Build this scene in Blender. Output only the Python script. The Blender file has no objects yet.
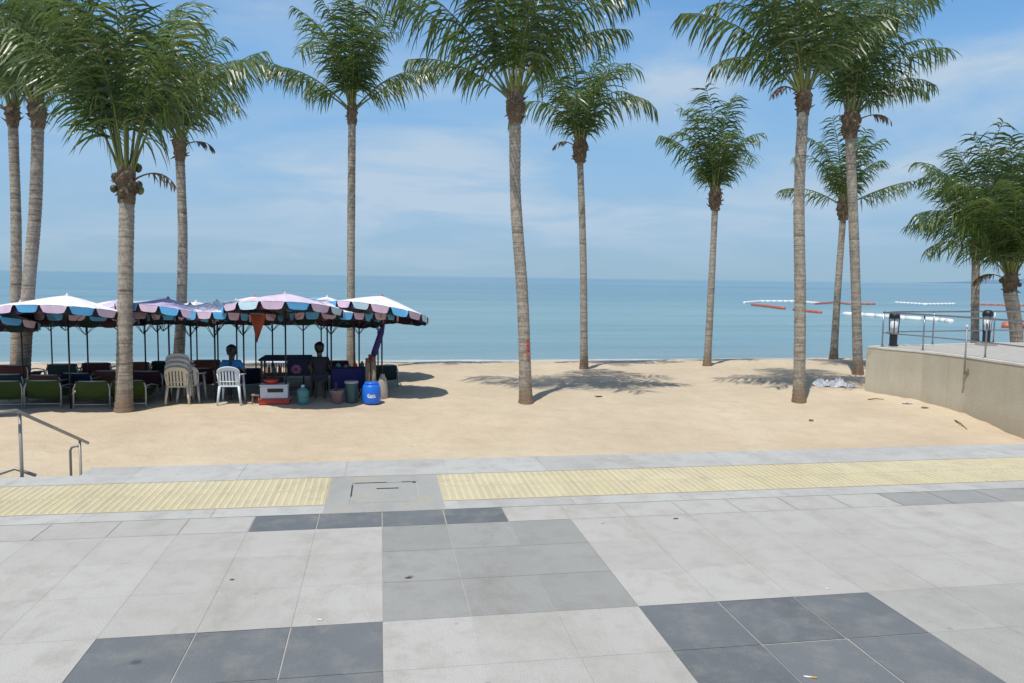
import bpy, math, random
from mathutils import Vector, Matrix, noise

sc = bpy.context.scene
COL = sc.collection
R = math.radians
PI = math.pi

# ------------------------------------------------------------------ camera
EYE = Vector((0, 0, 1.65))
FPX = 775.0
PW, PH = 1024, 683
_y, _p, _r = R(9.7), R(4.76), R(.78)
FW = Vector((math.sin(_y)*math.cos(_p), math.cos(_y)*math.cos(_p), -math.sin(_p)))
_R0 = Vector((math.cos(_y), -math.sin(_y), 0))
_U0 = _R0.cross(FW)
RT = _R0*math.cos(_r) + _U0*math.sin(_r)
UP = _U0*math.cos(_r) - _R0*math.sin(_r)
cam = bpy.data.cameras.new('camera')
camo = bpy.data.objects.new('camera', cam)
COL.objects.link(camo)
cam.sensor_width = 36
cam.lens = FPX/PW*36
cam.clip_end = 60000
cam.clip_start = .05
m = Matrix((RT, UP, -FW)).transposed().to_4x4()
m.translation = EYE
camo.matrix_world = m
sc.camera = camo

def ray(px, py):
    return FW + RT*((px-PW/2)/FPX) + UP*((PH/2-py)/FPX)
def on_z(px, py, z):
    d = ray(px, py); return EYE + d*((z-EYE.z)/d.z)
def on_y(px, py, y):
    d = ray(px, py); return EYE + d*(y/d.y)
def on_x(px, py, x):
    d = ray(px, py); return EYE + d*(x/d.x)

def lerp_tab(t, tab):
    if t <= tab[0][0]: return tab[0][1]
    for (a, va), (b, vb) in zip(tab, tab[1:]):
        if t <= b:
            k = (t-a)/(b-a); k = k*k*(3-2*k); return va+(vb-va)*k
    return tab[-1][1]
SEA_Z = -1.72
def sand_z(x, y):
    sh = .55*noise.noise(Vector((x*.11, 3.1, 0))) + .25*noise.noise(Vector((x*.4, 9.1, 0)))
    z = lerp_tab(y-sh*.6, [(6.9, -1.5), (13, -1.48), (17, -1.3), (19, -1.25), (24.5, -1.25), (27, -1.36), (30.2, SEA_Z), (33, -2.0), (48, -3.2)])
    if y < 29:
        near = max(0, min(1, (x-8.5)/4))
        z += .14*near*max(0, min(1, (y-14)/4))*max(0, min(1, (29-y)/4))
        z += .05*noise.noise(Vector((x*.5, y*.6, 1.7)))*min(1, (29-y)/3)
        z += .026*noise.noise(Vector((x*2.1, y*2.3, 4.7)))*min(1, (29-y)/3)
        z += .018*noise.noise(Vector((x*5.3, y*5.7, 8.7)))*min(1, (29-y)/3)
    return z
def on_sand(px, py):
    d = ray(px, py); t = 7.0
    while t < 60:
        p = EYE + d*t
        if p.z < sand_z(p.x, p.y): break
        t += .02
    return Vector((p.x, p.y, sand_z(p.x, p.y)))
def gs(x, y): return Vector((x, y, sand_z(x, y)))

# ------------------------------------------------------------------ materials
def nmat(name):
    mt = bpy.data.materials.new(name); mt.use_nodes = True
    nt = mt.node_tree; b = nt.nodes['Principled BSDF']
    return mt, nt, b
def N(nt, typ, **kw):
    n = nt.nodes.new(typ)
    for k, v in kw.items():
        if k.startswith('_'): setattr(n, k[1:], v)
        else: n.inputs[k.replace('__', ' ')].default_value = v
    return n
def L(nt, a, b): nt.links.new(a, b)
def ramp(nt, fac, stops):
    r = nt.nodes.new('ShaderNodeValToRGB'); L(nt, fac, r.inputs['Fac'])
    e = r.color_ramp.elements
    while len(e) < len(stops): e.new(.5)
    for i, (p, c) in enumerate(stops):
        e[i].position = p
        e[i].color = (c[0], c[1], c[2], 1) if isinstance(c, tuple) else (c, c, c, 1)
    return r.outputs['Color']
def mixc(nt, fac, a, b, mode='MIX'):
    n = nt.nodes.new('ShaderNodeMix'); n.data_type = 'RGBA'; n.blend_type = mode
    for s, v in ((n.inputs[0], fac), (n.inputs[6], a), (n.inputs[7], b)):
        if hasattr(v, 'links') or isinstance(v, bpy.types.NodeSocket): L(nt, v, s)
        elif isinstance(v, (int, float)) and s == n.inputs[0]: s.default_value = v
        else:
            s.default_value = (v[0], v[1], v[2], 1) if isinstance(v, tuple) else (v, v, v, 1)
    return n.outputs[2]
def mth(nt, op, a, b=None, c=None):
    n = nt.nodes.new('ShaderNodeMath'); n.operation = op
    for i, v in enumerate((a, b, c)):
        if v is None: continue
        if isinstance(v, bpy.types.NodeSocket): L(nt, v, n.inputs[i])
        else: n.inputs[i].default_value = v
    return n.outputs[0]
def coords(nt, world=False, scale=(1, 1, 1)):
    if world:
        s = nt.nodes.new('ShaderNodeNewGeometry').outputs['Position']
    else:
        s = nt.nodes.new('ShaderNodeTexCoord').outputs['Object']
    if scale == (1, 1, 1): return s
    mp = nt.nodes.new('ShaderNodeMapping'); mp.inputs['Scale'].default_value = scale
    L(nt, s, mp.inputs['Vector']); return mp.outputs['Vector']
def noi(nt, vec, sc_, det=5, rough=.6, dist=0):
    n = N(nt, 'ShaderNodeTexNoise', Scale=sc_, Detail=det, Roughness=rough, Distortion=dist)
    L(nt, vec, n.inputs['Vector']); return n.outputs['Fac']
def bump(nt, b, h, strength=.3, dist=.02):
    bn = N(nt, 'ShaderNodeBump', Strength=strength, Distance=dist)
    L(nt, h, bn.inputs['Height']); L(nt, bn.outputs['Normal'], b.inputs['Normal'])

def plain(name, col, rough=.5, metal=0, var=.25, scale=6, bmp=.15, trans=0):
    """base colour broken up by a fine and a coarse noise (dirt, fading)"""
    mt, nt, b = nmat(name)
    v = coords(nt)
    n1 = noi(nt, v, scale, 6, .65); n2 = noi(nt, v, scale*.23, 3, .5)
    f = mth(nt, 'MULTIPLY', n1, n2)
    c = ramp(nt, f, [(.08, tuple(x*(1-var) for x in col)), (.25, col), (.45, tuple(min(1, x*(1+var*.5)) for x in col))])
    L(nt, c, b.inputs['Base Color'])
    b.inputs['Roughness'].default_value = rough
    b.inputs['Metallic'].default_value = metal
    if bmp: bump(nt, b, n1, bmp, .01)
    return mt

def mat_tile(name, lo, hi, stain, rough=.75, spots=()):
    mt, nt, b = nmat(name)
    v = coords(nt, True)
    at = N(nt, 'ShaderNodeAttribute', _attribute_name='v').outputs['Fac']
    big = noi(nt, v, .9, 4, .6); mid = noi(nt, v, 5, 6, .7); fine = noi(nt, v, 160, 3, .7)
    f = mth(nt, 'ADD', mth(nt, 'MULTIPLY', at, .28), mth(nt, 'MULTIPLY', big, .72))
    c = ramp(nt, f, [(.32, lo), (.62, hi)])
    c = mixc(nt, ramp(nt, mid, [(.47, 0.0), (.66, .75)]), c, stain)
    c = mixc(nt, ramp(nt, fine, [(.3, .6), (.6, 0.0)]), c, mixc(nt, 1.0, c, .5, 'MULTIPLY'))
    # small dark and pale spots of dirt and old gum
    vo = N(nt, 'ShaderNodeTexVoronoi', Scale=3.1, Randomness=1.0); L(nt, v, vo.inputs['Vector'])
    sp = ramp(nt, vo.outputs['Distance'], [(.02, 1.0), (.05, 0.0)])
    c = mixc(nt, mth(nt, 'MULTIPLY', sp, .35), c, .12)
    vs = coords(nt, True, (1.3, .5, 1))
    st = noi(nt, vs, 1.7, 7, .75, .6)
    c = mixc(nt, ramp(nt, st, [(.50, 0.0), (.66, .55)]), c, mixc(nt, 1.0, c, (.80, .78, .74), 'MULTIPLY'))
    for (sx, sy, sr) in spots:
        d = nt.nodes.new('ShaderNodeVectorMath'); d.operation = 'DISTANCE'
        L(nt, v, d.inputs[0]); d.inputs[1].default_value = (sx, sy, 0)
        dd = mth(nt, 'ADD', d.outputs['Value'], mth(nt, 'MULTIPLY', mid, .05))
        c = mixc(nt, ramp(nt, dd, [(sr, .6), (sr+.02, 0.0)]), c, .045)
    L(nt, c, b.inputs['Base Color']); b.inputs['Roughness'].default_value = rough
    bump(nt, b, mth(nt, 'ADD', mid, mth(nt, 'MULTIPLY', fine, .8)), .22, .006)
    return mt

def mat_sand():
    mt, nt, b = nmat('sand')
    v = coords(nt, True)
    a = noi(nt, v, .5, 4, .6); m_ = noi(nt, v, 3.2, 6, .7, .4); f = noi(nt, v, 90, 3, .7)
    c = ramp(nt, a, [(.3, (.51, .42, .30)), (.55, (.585, .485, .35)), (.75, (.63, .535, .395))])
    c = mixc(nt, ramp(nt, m_, [(.46, 0.0), (.75, .45)]), c, (.46, .355, .235))
    c = mixc(nt, ramp(nt, f, [(.25, .35), (.6, 0.0)]), c, (.36, .26, .16))
    # scattered bits of leaf and shell
    vo = N(nt, 'ShaderNodeTexVoronoi', Scale=1.7); L(nt, v, vo.inputs['Vector'])
    c = mixc(nt, mth(nt, 'MULTIPLY', ramp(nt, vo.outputs['Distance'], [(.015, 1.0), (.035, 0.0)]), .6), c, (.13, .08, .04))
    sx = nt.nodes.new('ShaderNodeSeparateXYZ'); L(nt, v, sx.inputs[0])
    # wet sand just above the water
    zz = mth(nt, 'ADD', sx.outputs['Z'], mth(nt, 'MULTIPLY', m_, .05))
    wet = ramp(nt, mth(nt, 'ADD', mth(nt, 'MULTIPLY', zz, 5), 9.0), [(.55, 1.0), (.85, 0.0)])
    c = mixc(nt, mth(nt, 'MULTIPLY', wet, .75), c, (.30, .23, .15))
    L(nt, c, b.inputs['Base Color'])
    b.inputs['Roughness'].default_value = .9
    b.inputs['Specular IOR Level'].default_value = .2
    h = mth(nt, 'ADD', mth(nt, 'MULTIPLY', noi(nt, v, 2.6, 5, .6, .5), 1.0), mth(nt, 'MULTIPLY', noi(nt, v, 9, 4, .6), .45))
    bump(nt, b, h, .4, .09)
    return mt

def mat_sea():
    mt, nt, b = nmat('sea_water')
    pos = nt.nodes.new('ShaderNodeNewGeometry').outputs['Position']
    sx = nt.nodes.new('ShaderNodeSeparateXYZ'); L(nt, pos, sx.inputs[0])
    y = sx.outputs['Y']
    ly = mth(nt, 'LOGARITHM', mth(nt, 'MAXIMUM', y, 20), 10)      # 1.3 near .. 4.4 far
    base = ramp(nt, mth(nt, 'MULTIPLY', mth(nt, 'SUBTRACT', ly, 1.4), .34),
                [(0.0, (.33, .345, .295)), (.03, (.29, .37, .335)), (.08, (.235, .36, .35)), (.25, (.195, .325, .345)), (.5, (.165, .28, .345)), (.75, (.19, .31, .40)), (1, (.28, .41, .52))])  # last stops pale with distance: sea haze put into the colour
    def band(sxx, syy, d=3):
        mp = nt.nodes.new('ShaderNodeMapping'); mp.inputs['Scale'].default_value = (sxx, syy, 1)
        L(nt, pos, mp.inputs['Vector']); return noi(nt, mp.outputs['Vector'], 1, d, .55)
    c = base
    for (sxx, syy, dk, lt, am) in ((.25, 2.2, (.13, .26, .29), (.30, .42, .43), .35), (.05, .55, (.12, .255, .29), (.29, .42, .42), .5), (.012, .12, (.11, .245, .29), (.28, .42, .44), .55), (.002, .018, (.10, .23, .30), (.27, .41, .46), .6), (.0003, .0022, (.09, .20, .30), (.26, .38, .47), .6), (.00004, .0005, (.10, .20, .30), (.27, .39, .49), .5)):
        n_ = band(sxx, syy, 4)
        c = mixc(nt, ramp(nt, n_, [(.53, 0.0), (.68, am)]), c, dk)
        c = mixc(nt, ramp(nt, n_, [(.33, am*.8), (.46, 0.0)]), c, lt)
    # foam where the water thins out over the sand
    n = noi(nt, coords(nt, True, (.5, 1, 1)), 1.3, 4, .6)
    edge = mth(nt, 'ADD', y, mth(nt, 'MULTIPLY', n, 1.6))
    foam = ramp(nt, mth(nt, 'MULTIPLY', mth(nt, 'SUBTRACT', edge, 30.5), .2), [(.2, 1.0), (.34, .0)])
    c = mixc(nt, mth(nt, 'MULTIPLY', foam, mth(nt, 'ADD', .35, mth(nt, 'MULTIPLY', noi(nt, coords(nt, True, (1, 3, 1)), 3, 5, .7), .7))), c, (.72, .74, .72))
    L(nt, c, b.inputs['Base Color'])
    b.inputs['Roughness'].default_value = .32
    b.inputs['IOR'].default_value = 1.33
    w1 = noi(nt, coords(nt, True, (.35, 1.2, 1)), 2.2, 4, .6)
    w2 = noi(nt, coords(nt, True, (.1, .35, 1)), 1.2, 3, .6)
    bump(nt, b, mth(nt, 'ADD', w1, w2), .5, .3)
    return mt

def mat_trunk():
    mt, nt, b = nmat('palm_bark')
    v = coords(nt)
    rings = noi(nt, coords(nt, False, (1.2, 1.2, 17)), 1.0, 5, .7, .3)
    pt = noi(nt, v, 1.1, 4, .6); fine = noi(nt, coords(nt, False, (9, 9, 5)), 2, 4, .75)
    c = ramp(nt, rings, [(.33, (.085, .07, .055)), (.44, (.27, .23, .18)), (.60, (.46, .405, .325))])
    c = mixc(nt, ramp(nt, pt, [(.45, 0.0), (.62, .75)]), c, (.43, .385, .315))
    c = mixc(nt, ramp(nt, fine, [(.38, .55), (.56, 0.0)]), c, (.14, .115, .09))
    sx = nt.nodes.new('ShaderNodeSeparateXYZ'); L(nt, v, sx.inputs[0])
    zb = mth(nt, 'ADD', sx.outputs['Z'], mth(nt, 'MULTIPLY', pt, .35))
    c = mixc(nt, ramp(nt, mth(nt, 'MULTIPLY', zb, .5), [(.17, .75), (.36, 0.0)]), c, (.19, .115, .065))
    L(nt, c, b.inputs['Base Color']); b.inputs['Roughness'].default_value = .85
    bump(nt, b, mth(nt, 'ADD', rings, mth(nt, 'MULTIPLY', fine, .4)), .7, .03)
    return mt

def mat_leaf(name, stops, tr=(.20, .30, .05), k=.32, rough=.33):
    mt, nt, b = nmat(name)
    at = N(nt, 'ShaderNodeAttribute', _attribute_name='v').outputs['Fac']
    n = noi(nt, coords(nt), 1.2, 3, .6)
    f = mth(nt, 'ADD', mth(nt, 'MULTIPLY', at, .75), mth(nt, 'MULTIPLY', n, .25))
    c = ramp(nt, f, stops)
    L(nt, c, b.inputs['Base Color']); b.inputs['Roughness'].default_value = rough
    b.inputs['Specular IOR Level'].default_value = .6
    t = nt.nodes.new('ShaderNodeBsdfTranslucent'); t.inputs[0].default_value = (*tr, 1)
    mx = nt.nodes.new('ShaderNodeMixShader'); mx.inputs[0].default_value = k
    L(nt, b.outputs[0], mx.inputs[1]); L(nt, t.outputs[0], mx.inputs[2])
    L(nt, mx.outputs[0], nt.nodes['Material Output'].inputs['Surface'])
    return mt

def mat_cloth(name, col, rough=.85, tr=.25, var=.12, inner=False):
    mt, nt, b = nmat(name)
    n = noi(nt, coords(nt), 3, 5, .6)
    c = ramp(nt, n, [(.3, tuple(x*(1-var*1.6) for x in col)), (.6, col)])
    if inner:       # shade inside and under the cloth, painted by darkening its hidden side
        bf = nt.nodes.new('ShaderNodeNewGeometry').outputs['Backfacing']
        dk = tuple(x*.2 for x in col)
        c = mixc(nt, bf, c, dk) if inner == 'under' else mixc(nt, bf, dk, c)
    L(nt, c, b.inputs['Base Color']); b.inputs['Roughness'].default_value = rough
    t = nt.nodes.new('ShaderNodeBsdfTranslucent'); L(nt, c, t.inputs[0])
    mx = nt.nodes.new('ShaderNodeMixShader'); mx.inputs[0].default_value = tr
    L(nt, b.outputs[0], mx.inputs[1]); L(nt, t.outputs[0], mx.inputs[2])
    L(nt, mx.outputs[0], nt.nodes['Material Output'].inputs['Surface'])
    bump(nt, b, noi(nt, coords(nt), 7, 3, .5), .2, .02)
    return mt

def mat_wall():
    mt, nt, b = nmat('concrete_wall')
    v = coords(nt, True)
    drip = noi(nt, coords(nt, True, (2.2, 2.2, .35)), 1.0, 6, .7, .2); big = noi(nt, v, .8, 4, .6); f = noi(nt, v, 40, 3, .7)
    c = ramp(nt, big, [(.35, (.48, .43, .325)), (.65, (.56, .51, .40))])
    c = mixc(nt, ramp(nt, drip, [(.45, 0.0), (.66, .5)]), c, (.43, .375, .27))
    c = mixc(nt, ramp(nt, f, [(.3, .3), (.6, 0.0)]), c, (.2, .17, .12))
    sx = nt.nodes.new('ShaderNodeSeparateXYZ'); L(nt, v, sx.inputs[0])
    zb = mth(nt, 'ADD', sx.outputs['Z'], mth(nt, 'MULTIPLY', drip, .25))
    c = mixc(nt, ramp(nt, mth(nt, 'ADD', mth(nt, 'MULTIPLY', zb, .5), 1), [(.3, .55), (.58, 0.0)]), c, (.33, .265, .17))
    jv = mth(nt, 'ABSOLUTE', mth(nt, 'SUBTRACT', mth(nt, 'FRACT', mth(nt, 'MULTIPLY', sx.outputs['Y'], .41)), .5))
    c = mixc(nt, ramp(nt, jv, [(.002, .25), (.005, 0.0)]), c, (.2, .17, .13))
    L(nt, c, b.inputs['Base Color']); b.inputs['Roughness'].default_value = .85
    bump(nt, b, mth(nt, 'ADD', f, drip), .3, .012)
    return mt

M = dict(
    tile_light=mat_tile('light_paving', (.465, .447, .403), (.515, .497, .452), (.42, .40, .355)),
    tile_mid=mat_tile('mid_grey_paving', (.325, .32, .295), (.365, .36, .333), (.295, .288, .265), spots=((.165, 4.17, .03),)),
    tile_mid2=mat_tile('pale_grey_paving', (.415, .402, .368), (.455, .442, .405), (.375, .36, .33)),
    tile_dark=mat_tile('dark_paving', (.142, .153, .158), (.182, .193, .195), (.25, .248, .23), .6, spots=((-1.02, 3.38, .035),)),
    tile_yellow=mat_tile('tactile_yellow', (.64, .555, .33), (.70, .625, .41), (.60, .54, .40)),
    tile_yellow2=mat_tile('tactile_yellow_groove', (.56, .48, .28), (.64, .565, .355), (.50, .445, .31)),
    kerb=mat_tile('kerb_stone', (.47, .46, .425), (.54, .53, .49), (.41, .40, .37)),
    grout=plain('grout', (.45, .435, .40), .9),
    cover=mat_tile('concrete_cover', (.36, .36, .335), (.43, .425, .40), (.45, .41, .30)),
    slot=plain('slot_dark', (.05, .045, .04), .9),
    sand=mat_sand(), sea=mat_sea(), bark=mat_trunk(), wall=mat_wall(),
    cap=plain('wall_cap', (.62, .59, .52), .8),
    leaf=mat_leaf('palm_leaflets', [(.05, (.013, .032, .010)), (.40, (.032, .066, .018)), (.64, (.085, .14, .035)), (.86, (.27, .29, .15))]),  # pale end paints in sunlit glints, dark end the shadowed depth
    stalk=mat_leaf('palm_stalk', [(.1, (.10, .13, .025)), (.9, (.22, .23, .05))], k=.1),
    husk=plain('palm_fibre', (.15, .105, .065), .95, var=.6, scale=14, bmp=.8),
    nut=plain('coconut_shell', (.07, .06, .025), .5, var=.5),
    nutg=plain('green_coconut', (.13, .17, .04), .45, var=.3),
    red=plain('red_paint', (.62, .06, .03), .6),
    steel=plain('rail_steel', (.36, .36, .37), .35, .85, var=.15),
    steel_w=plain('worn_steel', (.36, .33, .29), .55, .6, var=.3),
    black=plain('black_paint', (.015, .016, .02), .45),
    lampglass=plain('frosted_glass', (.78, .79, .80), .25, var=.08, bmp=0),
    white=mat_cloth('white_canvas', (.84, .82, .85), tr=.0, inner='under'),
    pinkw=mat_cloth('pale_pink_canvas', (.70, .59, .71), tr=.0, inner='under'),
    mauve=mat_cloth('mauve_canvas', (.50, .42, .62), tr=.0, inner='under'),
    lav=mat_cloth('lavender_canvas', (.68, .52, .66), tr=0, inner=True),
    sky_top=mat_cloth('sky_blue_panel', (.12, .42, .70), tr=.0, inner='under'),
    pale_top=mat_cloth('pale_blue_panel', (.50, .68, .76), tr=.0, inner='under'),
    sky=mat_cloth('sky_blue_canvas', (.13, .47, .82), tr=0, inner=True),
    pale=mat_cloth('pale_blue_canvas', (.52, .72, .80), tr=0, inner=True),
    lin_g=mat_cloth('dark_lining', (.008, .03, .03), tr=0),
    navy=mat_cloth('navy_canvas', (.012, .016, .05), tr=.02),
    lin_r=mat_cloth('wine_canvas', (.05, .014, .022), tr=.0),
    maroon=mat_cloth('maroon_canvas', (.07, .02, .025), tr=.05),
    greenc=mat_cloth('green_canvas', (.05, .085, .012), tr=.1),
    teal=mat_cloth('dark_teal_canvas', (.015, .05, .045), tr=.02),
    brown=mat_cloth('orange_brown_canvas', (.24, .085, .045), tr=.05),
    orange=mat_cloth('orange_flag_cloth', (.30, .06, .025), tr=.1),
    plas_w=plain('pale_blue_plastic', (.62, .70, .76), .4, var=.08, bmp=0),
    plas_c=plain('cream_plastic', (.62, .57, .43), .45, var=.12, bmp=0),
    plas_g=plain('grey_white_plastic', (.50, .49, .47), .45, var=.12, bmp=0),
    pvc=plain('chair_tube', (.42, .42, .40), .4, .3, var=.2),
    wood=plain('weathered_wood', (.30, .22, .14), .8, var=.5, scale=10),
    pallet=plain('dark_wood', (.10, .07, .045), .8, var=.5),
    bluep=plain('blue_plastic', (.015, .16, .72), .35, var=.15, bmp=0),
    whitep=plain('white_plastic', (.60, .64, .70), .4, var=.08, bmp=0),
    redp=plain('red_plastic', (.50, .05, .035), .4, var=.2, bmp=0),
    greenp=plain('dark_green_plastic', (.05, .12, .11), .45, var=.2),
    tealp=plain('teal_bottle_plastic', (.10, .30, .28), .2, var=.15, bmp=0),
    pinkp=plain('dusty_pink_plastic', (.36, .24, .26), .5, var=.2),
    beige=mat_cloth('beige_sack', (.50, .44, .36), tr=.05),
    skin=plain('skin', (.13, .07, .045), .55, var=.1, bmp=0),
    hair=plain('black_hair', (.01, .009, .009), .45, var=.3),
    shirt_b=mat_cloth('blue_shirt', (.02, .16, .42), tr=.02),
    shirt_d=mat_cloth('dark_shirt', (.025, .025, .035), tr=.02),
    trous=mat_cloth('dark_trousers', (.03, .035, .055), tr=.02),
    bag=mat_cloth('white_carrier_bag', (.74, .75, .78), .4, tr=.3),
    buoy_w=plain('white_float', (.80, .80, .78), .4, var=.1, bmp=0),
    buoy_o=plain('orange_float', (.48, .13, .08), .5, var=.2, bmp=0),
    leafd=plain('dry_leaf', (.14, .085, .04), .8, var=.5),
    paper=plain('paper', (.75, .74, .70), .7, var=.1),
    filt=plain('cigarette_filter', (.62, .36, .10), .8),
)
# hill far away over the sea, paled by the air between
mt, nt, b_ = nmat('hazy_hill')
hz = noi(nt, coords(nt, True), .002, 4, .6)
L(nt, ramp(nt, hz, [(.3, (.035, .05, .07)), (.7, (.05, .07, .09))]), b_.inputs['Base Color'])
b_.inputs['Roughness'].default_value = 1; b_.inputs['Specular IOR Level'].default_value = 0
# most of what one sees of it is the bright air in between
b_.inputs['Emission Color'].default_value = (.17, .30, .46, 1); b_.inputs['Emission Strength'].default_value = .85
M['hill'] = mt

# ------------------------------------------------------------------ mesh builder
class MB:
    def __init__(s): s.v = []; s.f = []; s.m = []; s.a = []
    def face(s, idx, mi=0, a=.5): s.f.append(idx); s.m.append(mi); s.a.append(a)
    def quad(s, pts, mi=0, a=.5):
        k = len(s.v); s.v += [tuple(p) for p in pts]; s.face(tuple(range(k, k+len(pts))), mi, a)
    def box(s, c, size, mi=0, a=.5, rot=None, taper=1.0):
        k = len(s.v); hx, hy, hz = size[0]/2, size[1]/2, size[2]/2
        for z in (-1, 1):
            t = taper if z > 0 else 1
            for (x, y) in ((-1, -1), (1, -1), (1, 1), (-1, 1)):
                p = Vector((x*hx*t, y*hy*t, z*hz))
                if rot: p.rotate(rot)
                s.v.append(tuple(p+Vector(c)))
        for q in ((3, 2, 1, 0), (4, 5, 6, 7), (0, 1, 5, 4), (1, 2, 6, 5), (2, 3, 7, 6), (3, 0, 4, 7)):
            s.face(tuple(k+i for i in q), mi, a)
    def tube(s, pts, rad, n=8, mi=0, a=.5, caps=True, flat=1.0):
        pts = [Vector(p) for p in pts]
        if not hasattr(rad, '__len__'): rad = [rad]*len(pts)
        k0 = len(s.v); ref = None
        for i, p in enumerate(pts):
            t = (pts[min(i+1, len(pts)-1)]-pts[max(i-1, 0)]).normalized()
            if ref is None: ref = Vector((1, 0, 0)) if abs(t.x) < .9 else Vector((0, 1, 0))
            u = (ref-t*ref.dot(t)).normalized(); w = t.cross(u); ref = u
            for j in range(n):
                an = 2*PI*j/n
                s.v.append(tuple(p+(u*math.cos(an)+w*math.sin(an)*flat)*rad[i]))
        for i in range(len(pts)-1):
            for j in range(n):
                q = k0+i*n
                s.face((q+j, q+(j+1) % n, q+n+(j+1) % n, q+n+j), mi, a)
        if caps:
            s.face(tuple(k0+j for j in range(n))[::-1], mi, a)
            q = k0+(len(pts)-1)*n; s.face(tuple(q+j for j in range(n)), mi, a)
    def lathe(s, prof, n=20, c=(0, 0, 0), mi=0, a=.5, sq=1.0):
        k0 = len(s.v)
        for (r, z) in prof:
            for j in range(n):
                an = 2*PI*j/n; s.v.append((c[0]+r*math.cos(an), c[1]+r*math.sin(an)*sq, c[2]+z))
        for i in range(len(prof)-1):
            for j in range(n):
                q = k0+i*n; s.face((q+j, q+(j+1) % n, q+n+(j+1) % n, q+n+j), mi, a)
        s.face(tuple(k0+j for j in range(n))[::-1], mi, a)
        q = k0+(len(prof)-1)*n; s.face(tuple(q+j for j in range(n)), mi, a)
    def build(s, name, mats, parent=None, smooth=False, loc=(0, 0, 0), bevel=0):
        me = bpy.data.meshes.new(name); me.from_pydata(s.v, [], s.f)
        if not isinstance(mats, (list, tuple)): mats = [mats]
        for x in mats: me.materials.append(x)
        me.polygons.foreach_set('material_index', s.m)
        at = me.attributes.new('v', 'FLOAT', 'FACE'); at.data.foreach_set('value', s.a)
        if smooth:
            me.polygons.foreach_set('use_smooth', [True]*len(me.polygons))
        me.update()
        o = bpy.data.objects.new(name, me); COL.objects.link(o); o.location = loc
        if parent: o.parent = parent
        if bevel:
            bv = o.modifiers.new('bevel', 'BEVEL'); bv.width = bevel; bv.segments = 2; bv.limit_method = 'ANGLE'
        return o

def tag(o, label=None, cat=None, group=None, kind=None):
    if label: o['label'] = label
    if cat: o['category'] = cat
    if group: o['group'] = group
    if kind: o['kind'] = kind
    return o
def thing(name, label, cat, loc=(0, 0, 0), rz=0, group=None):
    o = bpy.data.objects.new(name, None); COL.objects.link(o)
    o.empty_display_size = .1
    o.location = loc; o.rotation_euler = (0, 0, rz)
    return tag(o, label, cat, group)
def copy_tree(o, parent=None):
    c = o.copy(); COL.objects.link(c)
    if parent: c.parent = parent
    for ch in list(o.children): copy_tree(ch, c)
    return c
def put(proto, first, loc, rz, label, group=None, scale=None):
    o = proto if first else copy_tree(proto)
    o.location = loc; o.rotation_euler = (0, 0, rz); o['label'] = label
    if group: o['group'] = group
    if scale: o.scale = (scale,)*3
    return o

# ------------------------------------------------------------------ promenade
EDGE = 6.93
rnd = random.Random(5)
X0, TW, Y0, TH = .013, .4245, 3.63, .475
def sheet(name, x0, x1, y0, y1, z, mat, th=.0):
    b = MB(); b.quad([(x0, y0, z), (x1, y0, z), (x1, y1, z), (x0, y1, z)])
    return tag(b.build(name, mat), kind='structure')
base = MB()
base.box((10, -6.68, -1.0), (140, 26.64, 1.994)); base.box((37.2+.4, 6.777, -1.005), (80, .27, 1.99))
tag(base.build('promenade_base', M['grout']), kind='structure')
def block_kind(ci, ri):
    bx, by = ci//3, ri//3
    if ri == 3 or ri == 4:          # the row above, 5.05..5.4
        return None
    if by == -1 and bx in (-1, 1): return 1
    if by == 0 and bx == 0: return 2
    if by == -1 and bx >= 2: return 3 if (bx % 2) == 0 else 0
    if by <= -2: return [0, 2, 0, 1][(bx*3+by) % 4]
    if by == 0 and bx in (-4, 4): return 0
    return 0
tiles = MB(); g = .0025
for ci in range(-34, 60):
    for ri in range(-16, 3):
        x = X0+ci*TW; y = Y0+ri*TH
        k = block_kind(ci, ri)
        gg = .0006 if k in (0, 3) else rnd.choice((.0012, .002, .0035, .0045)) if k == 1 else .0013
        a = rnd.random()
        hgt = 0
        tiles.quad([(x+gg, y+gg, hgt), (x+TW-gg, y+gg, hgt), (x+TW-gg, y+TH-gg, hgt), (x+gg, y+TH-gg, hgt)], k, a)
# strip of thin tiles, dark between -.83 and .87
y0, y1 = Y0+3*TH, 5.385
for ci in range(-34, 60):
    x = X0+ci*TW
    k = 1 if -2 <= ci <= 1 else 2 if 9 <= ci <= 12 else 0
    tiles.quad([(x+.003, y0+.003, 0), (x+TW-.003, y0+.003, 0), (x+TW-.003, y1-.003, 0), (x+.003, y1-.003, 0)], k, rnd.random())
tag(tiles.build('paving', [M['tile_light'], M['tile_dark'], M['tile_mid'], M['tile_mid2']]), kind='structure')
kb = MB()
for i in range(-18, 30):
    x = X0-.3+i*.849
    for (ya, yb) in ((5.385, 5.59), (6.37, 6.66), (6.664, EDGE)):
        if ya < 5.5 or ya > 6:
            z = 0 if yb < 6.9 else -.004
            segs = [(x+.0012, x+.8478)] if (yb < 6.9 or x > -2.45) else [(-2.4, x+.8478)] if x+.8 > -2.4 else []
            if ya < 6 and -.39-.849 < x < .46:      # the manhole frame cuts into this row
                segs = []
                if x+.003 < -.39: segs.append((x+.003, -.39))
                if x+.846 > .462: segs.append((max(x+.003, .462), x+.846))
            for (xa, xb) in segs:
                kb.quad([(xa, ya+.003, z), (xb, ya+.003, z), (xb, yb-.002, z), (xa, yb-.002, z)], 0, rnd.random())
kb.quad([(-2.4, EDGE, -.006), (-2.4, EDGE, -1.95), (80, EDGE, -1.95), (80, EDGE, -.006)], 1)
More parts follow.
